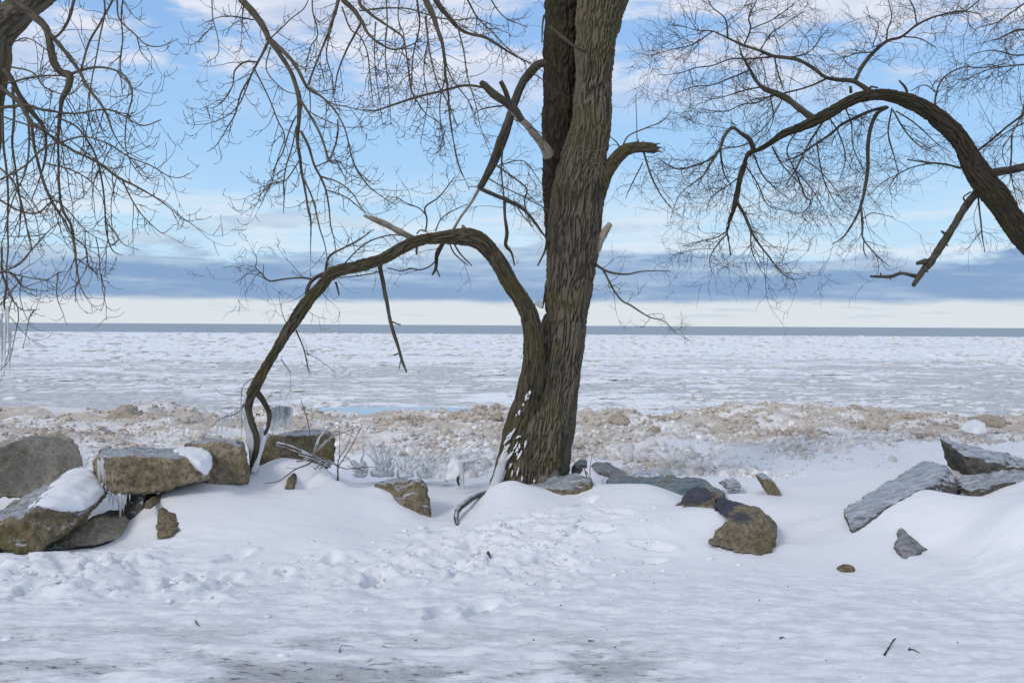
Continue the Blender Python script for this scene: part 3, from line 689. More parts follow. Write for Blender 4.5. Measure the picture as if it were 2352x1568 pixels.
# around the trunk
rock('boulder', 'rounded tan stone against the foot of the trunk', [block('R7', [(690, 700, 8.85), (720, 650, 8.85), (770, 630, 8.85), (815, 650, 8.85), (850, 720, 8.8), (690, 740, 8.8)], .3)], M_RKG, seed=12, amp=.5)
rock('concrete_slab', 'flat grey iced slab with a mossy end before the trunk', [pts('R7', [(600, 765, 8.45), (850, 765, 8.3), (840, 840, 8.25), (1010, 800, 8.3), (1035, 730, 8.4), (1025, 705, 8.45), (930, 665, 8.95), (700, 712, 8.9), (640, 830, 8.4), (960, 760, 8.9)])], M_RKM, 'slab', seed=13)
rock('concrete_slab', 'grey slab rising behind the flat slabs right of the trunk', [pts('R7', [(1020, 610, 9.1), (1060, 597, 9.15), (1130, 595, 9.15), (1200, 630, 9.1), (1290, 700, 9.0), (1200, 720, 8.9), (1070, 670, 8.9), (1030, 640, 8.95), (1060, 590, 9.4), (1280, 700, 9.4)])], M_RKG, 'slab', seed=14, amp=.6)
rock('boulder', 'small brown stone at the right foot of the trunk', [block('R7', [(905, 690, 9.1), (925, 625, 9.15), (960, 602, 9.2), (1010, 605, 9.2), (1010, 680, 9.1)], .3)], M_RKG, seed=15, amp=.5)
snowcap('snow pocket with dry stalks between the slabs by the trunk', [pts('R7', [(935, 670, 8.93), (975, 625, 9.05), (1020, 620, 9.05), (1060, 670, 8.9), (1120, 705, 8.75), (1130, 760, 8.5), (1030, 780, 8.4), (1040, 720, 8.5), (1000, 690, 8.7)])], .018, 5, .6)
rock('concrete_slab', 'long low slab with a teal painted face', [pts('R7', [(1120, 725, 8.5), (1165, 703, 8.6), (1700, 705, 8.6), (1765, 725, 8.55), (1870, 805, 8.4), (1860, 860, 8.3), (1500, 830, 8.2), (1180, 800, 8.3), (1180, 695, 9.0), (1720, 698, 9.0), (1860, 800, 8.9)])], M_RKTEAL, 'slab', seed=16, amp=.9)
rock('concrete_block', 'pebbly block with dark blue paint jutting out of the drift', [
    pts('R7', [(1555, 885, 7.7), (1620, 795, 7.85), (1700, 762, 7.9), (1785, 785, 7.85), (1900, 840, 7.75), (2010, 900, 7.6), (1960, 1010, 7.4), (1780, 940, 7.5), (1650, 920, 7.6), (1700, 780, 8.2), (2000, 900, 8.0), (1900, 980, 7.9)]),
    pts('R7', [(1800, 800, 7.7), (1880, 838, 7.6), (2040, 888, 7.4), (2080, 930, 7.3), (1960, 1000, 7.18), (1880, 935, 7.3), (1800, 890, 7.42), (1850, 830, 7.9), (2050, 900, 7.7)]),
    pts('R7', [(1965, 905, 7.45), (2010, 885, 7.42), (2100, 893, 7.38), (2195, 960, 7.3), (2210, 1050, 7.15), (2175, 1150, 7.0), (2110, 1200, 6.88), (1960, 1170, 6.88), (1770, 1112, 6.92), (1935, 1000, 7.1), (2100, 900, 7.9), (2200, 1000, 7.8), (2150, 1180, 7.6), (1900, 1120, 7.5)])], M_RKBLUE, 'block', seed=17)
rock('boulder', 'small dark mossy wedge of stone right of the teal slab', [block('R7', [(2105, 700, 8.6), (2150, 692, 8.6), (2190, 715, 8.6), (2225, 770, 8.58), (2255, 835, 8.55), (2180, 835, 8.55)], .3)], M_RKM, seed=18, amp=.5)
rock('boulder', 'tiny dark stone peeping up behind the teal slab', [block('R7', [(1480, 700, 9.6), (1520, 672, 9.6), (1555, 672, 9.6), (1580, 700, 9.55)], .25)], M_RKM, seed=19, amp=.4, voxel=.012)
rock('boulder', 'low frosted stone between the teal slab and the small dark wedge', [block('R7', [(1870, 760, 9.0), (1900, 735, 9.05), (1960, 722, 9.05), (1995, 745, 9.0), (1980, 790, 8.9)], .3)], M_RKI, seed=20, amp=.5)
rock('concrete_slab', 'large tilted slab glazed with streaky ice on the right', [pts('R8', [(858, 968, 7.55), (870, 1040, 7.4), (928, 1175, 7.2), (1530, 576, 8.9), (1640, 600, 8.6), (1720, 632, 8.2), (1795, 800, 7.95), (1750, 930, 7.8), (1600, 770, 7.75), (1640, 950, 7.6), (1100, 1010, 7.35), (1400, 860, 7.5), (1500, 900, 8.6), (1000, 1150, 7.9), (1750, 900, 8.6)])], M_RKI, 'slab', seed=21, amp=.5)
rock('boulder', 'dark ice-streaked boulder at the right edge behind the tilted slab', [block('R8', [(1795, 505, 8.4), (1850, 540, 8.35), (2335, 650, 8.25), (2620, 720, 8.2), (2620, 820, 8.25), (2335, 790, 8.3), (1940, 810, 8.35), (1870, 690, 8.4)], .6, .06)], M_RKI, seed=22)
rock('boulder', 'low dark frosted stone at the right edge below the ice-streaked boulder', [block('R8', [(1795, 915, 8.0), (1830, 870, 7.95), (1920, 810, 7.95), (2060, 775, 7.95), (2335, 745, 7.95), (2620, 730, 7.95), (2620, 900, 7.95), (2100, 940, 7.9), (1850, 960, 7.9)], .4, .03)], M_RKI, seed=23)
rock('boulder', 'small pointed grey stone alone in the drift at the lower right', [block('R8', [(1388, 1172, 6.95), (1450, 1230, 6.92), (1558, 1302, 6.85), (1450, 1350, 6.75), (1400, 1420, 6.6), (1345, 1425, 6.6), (1333, 1320, 6.7), (1372, 1240, 6.82)], .22)], M_RKG, seed=24, amp=.35, voxel=.012)
rock('boulder', 'little dark stone peeking out of the snow left of the pointed grey stone', [block('R8', [(825, 1455, 6.5), (870, 1438, 6.52), (940, 1446, 6.5), (965, 1500, 6.42), (900, 1560, 6.36), (835, 1545, 6.4)], .14, -.03)], M_RKN, seed=25, amp=.6, voxel=.01)
# ice boulders out in the rubble
for nm, lab, L, dpt, mt in [
    ('ice_boulder', 'flat tan ice boulder with a white top in the rubble at far right', [(1952, 300, 16.5), (1970, 250, 16.5), (2080, 240, 16.5), (2195, 248, 16.5), (2200, 285, 16.5), (2160, 315, 16.4)], .6, M_RKICE),
    ('ice_boulder', 'pale rounded ice boulder before the flat tan one at far right', [(1890, 360, 14.8), (1960, 290, 14.9), (2030, 268, 14.9), (2055, 310, 14.9), (2050, 370, 14.8)], .5, M_ICEW),
    ('ice_boulder', 'domed sandy ice boulder on the crest of the rubble at right', [(935, 215, 19.2), (960, 165, 19.3), (1010, 142, 19.4), (1060, 165, 19.3), (1085, 215, 19.2)], .8, M_RKICE)]:
    rock(nm, lab, [block('R8', L, dpt)], mt, 'ice boulder', voxel=.03, seed=len(lab), amp=1.3)
for nm, lab, L, dpt in [
    ('ice_boulder', 'craggy brown ice chunk in the rubble right of the trunk', [(1150, 355, 16.3), (1165, 315, 16.4), (1215, 300, 16.4), (1255, 325, 16.4), (1270, 360, 16.3)], .5),
    ('ice_boulder', 'small tan ice chunk nearer than the craggy one right of the trunk', [(1395, 435, 13.6), (1420, 385, 13.7), (1450, 380, 13.7), (1485, 435, 13.6)], .35),
    ('ice_boulder', 'reddish brown ice lump on the rubble edge left of the trunk', [(400, 318, 18.5), (410, 290, 18.6), (440, 285, 18.6), (458, 305, 18.6), (450, 322, 18.5)], .35)]:
    rock(nm, lab, [block('R7', L, dpt)], M_RKICE, 'ice boulder', voxel=.024, seed=len(lab), amp=1.4)
rock('ice_boulder', 'knobbly brown ice heap on the rubble crest at left', [block('R5', [(690, 215, 18.5), (750, 165, 18.7), (790, 132, 18.8), (850, 140, 18.8), (900, 190, 18.6), (880, 240, 18.4)], .7)], M_RKICE, 'ice boulder', voxel=.03, seed=44, amp=2.2)

# ------------------------------------------------------------------ trees
class Tree:
    def __init__(s, name, label, base, style, twig_mat):
        s.root = tag(empty(name, base), label, 'tree'); s.style = style; s.br = []; s.tm = twig_mat
    def add(s, name, reg, L, Y0, Y1=None, mat=None, parent=None, twigs=1.0, bark=None, fscale=26, wig=1.0, sides=None, sub=False, label=None, flare=None, splinter=False):
        Y1 = Y0 if Y1 is None else Y1; L = np.array(L, float); n = len(L)
        seg = np.concatenate([[0], np.cumsum(np.linalg.norm(np.diff(L[:, :2], axis=0), axis=1))]); seg /= seg[-1]
        Ys = Y0+(Y1-Y0)*seg
        W = np.array([np.append(P(reg, x, y, Y), WID(reg, ww, Y)/2) for (x, y, ww), Y in zip(L, Ys)])
        rmax = W[:, 3].max(); st = .012 if rmax > .1 else (.018 if rmax > .03 else .03)
        C4 = catmull(W, st); path, rad = C4[:, :3], np.maximum(C4[:, 3], .0012)
        k = len(path); tt = np.linspace(0, 1, k)[:, None]; sd = rng.uniform(0, 50)
        wob = np.stack([perlin(P3(np.arange(k)*st*3.0, sd+q*9, 0.)) for q in range(3)], -1)*np.minimum(.5*rad[:, None]+.004, .014)*wig*np.minimum(tt*6, 1)
        path = path+wob
        if sides is None: sides = int(np.clip(rmax*2*np.pi/.011, 6, 220))
        bk = bark if bark is not None else (min(.011, rmax*.13) if rmax > .012 else 0)
        if rmax < .045 and rmax > .008:    # knobbly small branches
            rad = rad*(1+.14*perlin(P3(np.arange(k)*st*14., sd, 3.)))
        elif rmax >= .045: rad = rad*(1+.11*perlin(P3(np.arange(k)*st*3.2, sd, 3.))+.05*np.maximum(perlin(P3(np.arange(k)*st*9., sd, 8.)), 0))
        if splinter:
            m_ = max(3, k//14); rad[-m_:] *= np.linspace(1, .55, m_)
        o = tube_obj(name, path, rad, sides, mat, parent or s.root, bark=bk, fscale=fscale, seed=sd, flare=flare)
        if label: o['label'] = label
        if twigs > 0: s.br.append((path, rad, twigs))
        return o
    def starts(s, dens, lo=.12, rlim=9):
        pos, tan, rr = [], [], []
        for path, rad, tw in s.br:
            ln = np.linalg.norm(np.diff(path, axis=0), axis=1).sum(); n = rng.poisson(ln*dens*tw)
            for _ in range(n):
                u = lo+(1-lo)*rng.random(); i = min(int(u*(len(path)-1)), len(path)-2)
                if rad[i] > rlim: continue
                t_ = path[i+1]-path[i]; pos.append(path[i]); tan.append(t_/(np.linalg.norm(t_)+1e-9)); rr.append(rad[i])
        return np.array(pos), np.array(tan), np.array(rr)

def perp_dirs(tan, spread, flat=.75):
    v = rng.normal(size=tan.shape); v[:, 1] *= flat; v -= tan*(v*tan).sum(1)[:, None]; v /= np.linalg.norm(v, axis=1)[:, None]+1e-9
    return tan*(1-spread)[:, None]+v*spread[:, None]
def from_paths(paths, k, lo=.25):
    K_, N_ = paths.shape[:2]; idx = np.repeat(np.arange(K_), k); u = (lo+(1-lo)*rng.random(len(idx)))*(N_-1.001); i = u.astype(int); f = (u-i)[:, None]
    a, b_ = paths[idx, i], paths[idx, i+1]; t_ = b_-a; return a*(1-f)+b_*f, t_/(np.linalg.norm(t_, axis=1)[:, None]+1e-9), idx
def twig_object(name, parts, mat, parent):
    Vs, Fs, o = [], [], 0
    for paths, rads, sides in parts:
        V, F = batch_tubes(paths, rads, sides); Vs.append(V); Fs.append(F+o); o += len(V)
    return tag(link(name, mesh_np(name, np.vstack(Vs), np.vstack(Fs), mat), parent), kind='stuff')

# ---- centre tree
TB = np.array([.2, 9.15, .15])
ct_ = Tree('bare_tree', 'big furrowed double-stemmed bare tree in the centre with a limb arching left', TB, 'fine', M_TWIG)
YT = 9.15
fl = lambda s_, th_: 1+.10*np.maximum(0, 1-s_*5)*np.cos(5*th_+1)+.035*np.cos(3*th_+s_*4)
ct_.add('trunk', 'F', [(1212, 1215, 215), (1220, 1150, 176), (1228, 1090, 152), (1242, 1000, 140), (1264, 900, 120), (1285, 800, 112), (1303, 700, 104), (1313, 600, 112), (1322, 500, 116), (1335, 400, 106), (1354, 300, 88), (1361, 200, 84), (1370, 100, 90), (1386, 0, 108), (1408, -100, 112), (1440, -260, 104), (1490, -480, 92), (1560, -760, 70)], YT, YT-.2, M_BARK, twigs=0, bark=.028, fscale=43, wig=.6, flare=fl, sides=340)
ct_.add('stem', 'F', [(1318, 700, 44), (1306, 640, 62), (1296, 560, 74), (1290, 450, 76), (1289, 350, 76), (1290, 250, 78), (1291, 150, 79), (1293, 50, 80), (1290, -80, 80), (1270, -260, 78), (1230, -480, 66), (1170, -760, 50)], YT+.12, YT+.3, M_BARKD, twigs=0, bark=.024, fscale=43, wig=.6)  # darker bark puts the rear stem's shade into its colour
limb = ct_.add('limb', 'F', [(1128, 1215, 96), (1148, 1165, 84), (1169, 1090, 72), (1189, 1000, 64), (1208, 920, 56), (1224, 850, 50), (1226, 790, 46), (1216, 729, 44), (1200, 692, 42), (1175, 651, 38), (1151, 607, 35), (1118, 564, 35), (1090, 545, 36), (1057, 542, 35), (1008, 545, 30), (959, 552, 28), (918, 570, 28), (878, 592, 25), (837, 607, 24), (796, 619, 24), (763, 629, 28), (739, 656, 26), (706, 692, 23), (674, 737, 22), (649, 778, 21), (625, 819, 20), (604, 855, 21), (588, 888, 23), (576, 908, 21)],
                YT-.02, YT-1.0, M_BARKL, twigs=.35, bark=.013, fscale=52, label='limb arching over to the left and bending down to the rocks')
YL = 8.2
ct_.add('broken_fork', 'Rb', [(125, 1105, 48), (112, 1180, 42), (125, 1270, 38), (150, 1350, 32), (142, 1450, 28), (112, 1560, 22)], YL, 8.3, M_BARKR, limb, 0, .009)
ct_.add('broken_fork', 'Rb', [(150, 1095, 34), (190, 1150, 30), (225, 1220, 28), (215, 1300, 24), (190, 1360, 18)], YL, 8.35, M_BARKR, limb, 0, .009)
ct_.add('broken_stub', 'Rb', [(1030, 235, 44), (960, 195, 38), (900, 165, 34), (830, 135, 30), (755, 105, 14)], 8.7, 8.45, M_WOOD, limb, 0, splinter=True)
ct_.add('broken_knob', 'Rb', [(1300, 225, 46), (1318, 190, 36), (1312, 160, 16)], 8.87, 8.85, M_WOOD, limb, 0)
for L, y0, y1, tw in [
    ([(845, 385, 26), (860, 470, 23), (885, 590, 22), (915, 720, 20), (945, 840, 18), (970, 920, 16), (998, 985, 9)], 8.6, 8.4, .5),
    ([(920, 705, 10), (962, 720, 8)], 8.5, 8.45, 0), ([(958, 880, 9), (928, 893, 9)], 8.45, 8.4, 0), ([(965, 920, 7), (957, 970, 6)], 8.45, 8.4, 0),
    ([(1200, 262, 22), (1165, 320, 22), (1160, 400, 19), (1140, 440, 12)], 8.8, 8.65, .3), ([(1160, 395, 12), (1185, 452, 8)], 8.7, 8.7, 0),
    ([(1262, 262, 11), (1300, 320, 10), (1365, 390, 7)], 8.8, 8.5, .3), ([(1240, 265, 9), (1270, 320, 9), (1345, 388, 5)], 8.8, 8.95, .3),
    ([(1210, 265, 9), (1150, 372, 8), (1080, 410, 8), (1020, 405, 8), (970, 420, 7), (890, 400, 5)], 8.8, 8.5, 1), ([(860, 385, 8), (840, 420, 7), (740, 445, 7), (620, 458, 6)], 8.6, 8.5, 1),
    ([(598, 480, 14), (615, 555, 10)], 8.45, 8.45, 0), ([(375, 750, 9), (420, 860, 8), (440, 950, 7), (455, 990, 4)], 8.35, 8.25, .8), ([(1056, 280, 16), (1053, 325, 10)], 8.7, 8.7, 0),
    ([(560, 425, 26), (480, 460, 23), (442, 510, 20), (435, 568, 17)], 8.45, 8.3, .2),
    ([(470, 465, 12), (400, 455, 11), (310, 462, 10), (225, 472, 10), (180, 430, 8), (148, 400, 6), (155, 350, 4), (125, 290, 2.5)], 8.4, 8.1, 1), ([(222, 472, 6), (150, 440, 5), (90, 440, 4), (55, 500, 2.5)], 8.2, 8.0, 1),
    ([(190, 440, 5), (190, 385, 4)], 8.2, 8.2, 0), ([(540, 432, 17), (560, 340, 13), (640, 290, 11), (730, 240, 9), (815, 185, 5)], 8.45, 8.2, 1.2),
    ([(650, 375, 8), (720, 300, 8), (800, 245, 8), (900, 215, 8), (980, 218, 6)], 8.5, 8.6, 1.2), ([(1160, 195, 8), (1190, 130, 7), (1260, 80, 6), (1340, 40, 4)], 8.8, 8.9, 1),
    ([(1105, 195, 10), (1115, 130, 10), (1105, 60, 10), (1180, 0, 8), (1270, -110, 6)], 8.75, 8.5, .8), ([(1112, 110, 8), (1070, 70, 7), (1000, 40, 6), (940, 0, 4)], 8.7, 8.5, 1),
    ([(1055, 210, 9), (1075, 190, 8), (1110, 195, 6)], 8.72, 8.72, .5), ([(330, 740, 5), (300, 660, 4), (280, 560, 2.5)], 8.3, 8.1, 1), ([(290, 915, 6), (320, 960, 5), (350, 995, 2.5)], 8.3, 8.2, 1)]:
    ct_.add('branch', 'Rb', L, y0, y1, M_BARKR, limb, tw)
# stubs and limbs on the trunk
ct_.add('broken_stub', 'R2', [(1995, 850, 62), (1960, 795, 50), (1920, 740, 44), (1850, 660, 40), (1790, 590, 44), (1700, 520, 40), (1625, 448, 34)], YT-.1, YT-.75, M_WOOD, None, 0, splinter=True, label='broken pale stub with its bark stripped')
ct_.add('bark_sleeve', 'R2', [(1845, 655, 34), (1790, 590, 47), (1740, 552, 44), (1700, 520, 43), (1650, 472, 38), (1622, 446, 30)], YT-.475, YT-.755, M_LIMB, None, 0, bark=.006, fscale=60)
ct_.add('broken_stub', 'R2', [(1790, 580, 28), (1765, 530, 26), (1728, 448, 24)], YT-.45, YT-.6, M_LIMB, None, 0)
ct_.add('dead_stick', 'R2', [(1650, 482, 13), (1540, 468, 14), (1400, 500, 14), (1260, 535, 14), (1120, 580, 12), (1040, 607, 10), (975, 598, 6)], YT-.7, YT-1.0, M_LIMB, None, .15)
l2 = ct_.add('limb', 'R2', [(2040, 372, 54), (1985, 350, 48), (1940, 352, 48), (1890, 400, 50), (1840, 470, 50), (1800, 570, 46), (1765, 680, 46), (1730, 780, 50), (1690, 880, 46), (1650, 960, 40), (1612, 1036, 30)], YT+.2, YT-.25, M_BARKR, None, .3, bark=.006, fscale=34, label='limb hooking down on the left of the trunk')
ct_.add('dead_branch', 'R2', [(1612, 1030, 18), (1560, 1120, 15), (1510, 1190, 14), (1470, 1255, 15)], YT-.25, 8.85, M_WOOD, l2, 0)
for L, y0, y1, tw in [
    ([(1615, 1030, 22), (1700, 1070, 21), (1780, 1100, 20), (1850, 1140, 18), (1920, 1220, 15), (1985, 1310, 9)], 8.9, 8.75, .8),
    ([(1752, 1085, 18), (1750, 1180, 16), (1765, 1270, 20), (1760, 1340, 18), (1790, 1380, 13), (1805, 1450, 9)], 8.9, 8.8, .6),
    ([(1700, 900, 11), (1770, 950, 10), (1870, 1030, 9), (1860, 1110, 8), (1900, 1240, 5)], 8.95, 8.6, 1.3), ([(1740, 800, 12), (1735, 950, 10), (1750, 1095, 9)], 8.95, 8.9, .8),
    ([(1660, 975, 8), (1780, 1040, 7), (1900, 1100, 6), (1985, 1150, 4)], 8.9, 8.5, 1), ([(1720, 905, 7), (1850, 880, 6), (1920, 960, 5), (1970, 1030, 3)], 8.95, 8.6, 1.3),
    ([(1800, 1090, 8), (1850, 1180, 7), (1910, 1240, 4)], 8.85, 8.6, .8), ([(1880, 400, 9), (1840, 430, 8), (1800, 560, 6)], 9, 8.8, .5),
    ([(1900, 400, 7), (1985, 450, 4)], 9.1, 8.7, 1), ([(1800, 580, 10), (1700, 585, 9), (1620, 600, 7), (1570, 645, 4)], 9, 8.7, 1), ([(1800, 650, 8), (1900, 700, 6), (1975, 745, 4)], 8.9, 8.7, .6)]:
    ct_.add('branch', 'R2', L, y0, y1, M_BARKR, l2, tw)
hook = ct_.add('broken_branch', 'R3', [(340, 1040, 60), (395, 935, 70), (424, 860, 66), (445, 805, 60), (480, 750, 60), (530, 705, 54), (590, 688, 50), (668, 692, 46)], YT-.05, YT-.35, M_BARKL, None, 0, bark=.011, fscale=52, label='snapped branch curving out to the right of the trunk')
for L, y0, y1, tw in [([(505, 705, 9), (490, 670, 7), (450, 635, 4)], 8.9, 8.8, 1), ([(505, 715, 9), (540, 640, 7), (620, 600, 6), (700, 565, 5), (745, 515, 2.5)], 8.9, 8.6, .6), ([(585, 672, 5), (580, 560, 4), (577, 440, 2.5)], 8.85, 8.8, 0),
                    ([(615, 710, 10), (650, 820, 9), (690, 900, 7), (740, 970, 4)], 8.85, 8.5, 1.3), ([(610, 760, 7), (560, 860, 6), (530, 930, 3)], 8.8, 8.7, 1), ([(650, 680, 18), (694, 668, 3)], 8.8, 8.76, 0), ([(655, 702, 20), (698, 707, 3)], 8.8, 8.76, 0), ([(655, 690, 20), (704, 688, 3)], 8.8, 8.8, 0), ([(650, 696, 18), (690, 700, 3)], 8.72, 8.7, 0), ([(590, 668, 8), (592, 650, 3)], 8.83, 8.83, 0), ([(612, 668, 8), (611, 655, 3)], 8.83, 8.83, 0)]:
    ct_.add('branch', 'R3', L, y0, y1, M_BARKR, hook, tw)
ct_.add('broken_stub', 'R3', [(350, 1200, 60), (388, 1150, 60), (405, 1120, 48), (430, 1088, 42), (460, 1046, 28)], YT-.05, YT-.2, M_WOOD, None, 0, label='short pale snapped stub on the right of the trunk')
ct_.add('dead_stick', 'R3', [(345, 242, 22), (310, 222, 17), (260, 190, 17), (170, 125, 13)], 8.78, 8.6, M_LIMB, None, 0, label='yellowish snapped stick crossing the twin stems')
for L, y0, y1, tw in [([(390, 1235, 16), (450, 1270, 11), (530, 1280, 8), (610, 1265, 6), (740, 1265, 3)], 9, 8.6, 1), ([(425, 1258, 11), (500, 1390, 9), (560, 1430, 8), (640, 1480, 6), (710, 1500, 4), (765, 1555, 2.5)], 9, 8.4, 1.4),
                    ([(165, 1130, 18), (150, 1180, 9), (120, 1240, 6)], 9, 8.8, 0), ([(158, 1330, 14), (150, 1390, 12), (140, 1440, 9)], 9.05, 9.0, 0), ([(175, 90, 12), (155, 70, 12), (145, 110, 9), (140, 200, 5)], 9.1, 9.0, .5)]:
    ct_.add('branch', 'R3', L, y0, y1, M_BARKR, None, tw)
root = ct_.add('root', 'R6', [(1960, 850, 30), (1890, 875, 40), (1780, 925, 42), (1690, 990, 44), (1655, 1060, 36), (1668, 1130, 20)], 8.6, 7.75, M_RKI, None, 0, label='grey icy root curving down into the drift')
# hanging shoots from its high limbs (the limbs themselves rise above the frame)
YH = 8.0
hl = ct_.add('limb', 'F', [(1262, -420, 70), (1180, -520, 60), (1080, -500, 52), (1000, -380, 44), (960, -200, 36), (970, -60, 28)], YT+.25, YH, M_BARKR, None, .4, bark=.006)
hl2 = ct_.add('limb', 'F', [(1200, -640, 60), (1040, -760, 50), (880, -700, 44), (790, -480, 36), (770, -200, 26), (778, -60, 18)], YT+.28, YH+.3, M_BARKR, None, .4, bark=.006)
hang = [
 (hl2, [(845, -143, 24), (842, -20, 21), (820, 80, 18), (790, 180, 14), (740, 300, 11), (700, 400, 10), (680, 470, 7)], 8.3, 8.0, 1.0),
 (hl2, [(800, 150, 9), (775, 300, 8), (810, 420, 7), (815, 520, 6), (840, 600, 4)], 8.15, 7.7, 1.0),
 (hl2, [(845, -60, 30), (870, 5, 29), (920, 50, 27), (970, 120, 23), (1000, 180, 15), (1060, 230, 12), (1150, 270, 10), (1250, 240, 8), (1310, 190, 5)], 8.3, 7.9, 1.2),
 (hl2, [(970, 120, 13), (930, 190, 12), (880, 290, 10), (840, 400, 8), (820, 520, 5)], 8.2, 8.4, 1.0),
 (hl2, [(862, 40, 10), (910, 160, 9), (960, 200, 8), (1000, 300, 8), (1015, 420, 7), (1035, 590, 4)], 8.25, 7.8, 1.0),
 (hl2, [(700, -40, 8), (700, 60, 8), (730, 190, 7), (690, 260, 6), (660, 400, 4)], 8.4, 8.2, 1.0),
 (hl, [(1120, -200, 24), (960, -10, 19), (1010, 70, 16), (1080, 120, 14), (1150, 170, 13), (1200, 215, 11), (1220, 330, 10), (1240, 480, 9), (1280, 560, 8), (1320, 620, 6), (1370, 660, 5), (1420, 720, 5), (1380, 850, 4), (1345, 907, 2.5)], 8.0, 7.6, .9),
 (hl, [(1300, -120, 44), (1320, 0, 36), (1350, 60, 30), (1380, 140, 26), (1410, 230, 22), (1420, 330, 20), (1425, 420, 17), (1440, 470, 14), (1450, 600, 10), (1465, 740, 7), (1500, 900, 6), (1560, 1040, 3)], 8.0, 7.9, 1.0),
 (hl, [(1330, -100, 36), (1380, 0, 30), (1430, 70, 26), (1490, 140, 22), (1550, 180, 18), (1640, 205, 15), (1720, 250, 12), (1800, 300, 10), (1900, 350, 6), (1960, 390, 3)], 8.0, 8.4, 1.1),
 (hl, [(1320, 90, 14), (1330, 220, 12), (1350, 330, 10), (1380, 440, 9), (1440, 560, 8), (1500, 700, 5)], 8.0, 7.5, 1.1),
 (hl, [(1260, -60, 14), (1290, 120, 10), (1255, 280, 8), (1245, 420, 7), (1240, 560, 4)], 8.0, 8.3, 1.1),
 (hl, [(1495, 145, 10), (1530, 300, 9), (1550, 420, 8), (1600, 600, 6), (1620, 700, 5), (1680, 860, 3)], 8.1, 7.7, 1.1),
 (hl, [(1500, -100, 14), (1550, 0, 11), (1600, 90, 9), (1680, 170, 8), (1760, 260, 6), (1870, 350, 4)], 8.1, 8.6, 1.2),
 (hl, [(960, 60, 9), (1040, 50, 9), (1120, 45, 9), (1220, 50, 8), (1330, 80, 8), (1480, 110, 8), (1600, 105, 6), (1740, 170, 4)], 8.2, 7.8, 1.0),
 (hl, [(1410, 240, 10), (1460, 420, 8), (1560, 560, 6), (1600, 660, 4)], 7.95, 8.3, 1.1), (hl, [(1425, 430, 9), (1400, 560, 8), (1400, 660, 6), (1430, 860, 3)], 7.95, 7.7, 1.0),
 (hl, [(1100, -60, 9), (1110, 120, 8), (1100, 300, 7), (1120, 520, 6), (1130, 690, 3)], 7.9, 7.5, 1.0), (hl, [(1640, -80, 9), (1690, 20, 8), (1760, 100, 6), (1880, 150, 3)], 8.3, 8.6, 1.2), (hl, [(1180, -60, 8), (1170, 100, 7), (1200, 220, 6), (1160, 400, 4)], 8.1, 7.9, 1.0),
 (hl, [(1330, 230, 8), (1310, 400, 7), (1330, 560, 6), (1290, 790, 3)], 8.0, 7.6, 1.0), (hl, [(1045, 120, 8), (1040, 300, 7), (1060, 500, 5), (1085, 690, 3)], 8.0, 8.1, 1.0)]
hangtree = Tree.__new__(Tree); hangtree.root = ct_.root; hangtree.br = []; hangtree.style = 'droop'
for par, L, y0, y1, tw in hang: hangtree.add('branch', 'R2', L, y0, y1, M_LIMB, par, tw)

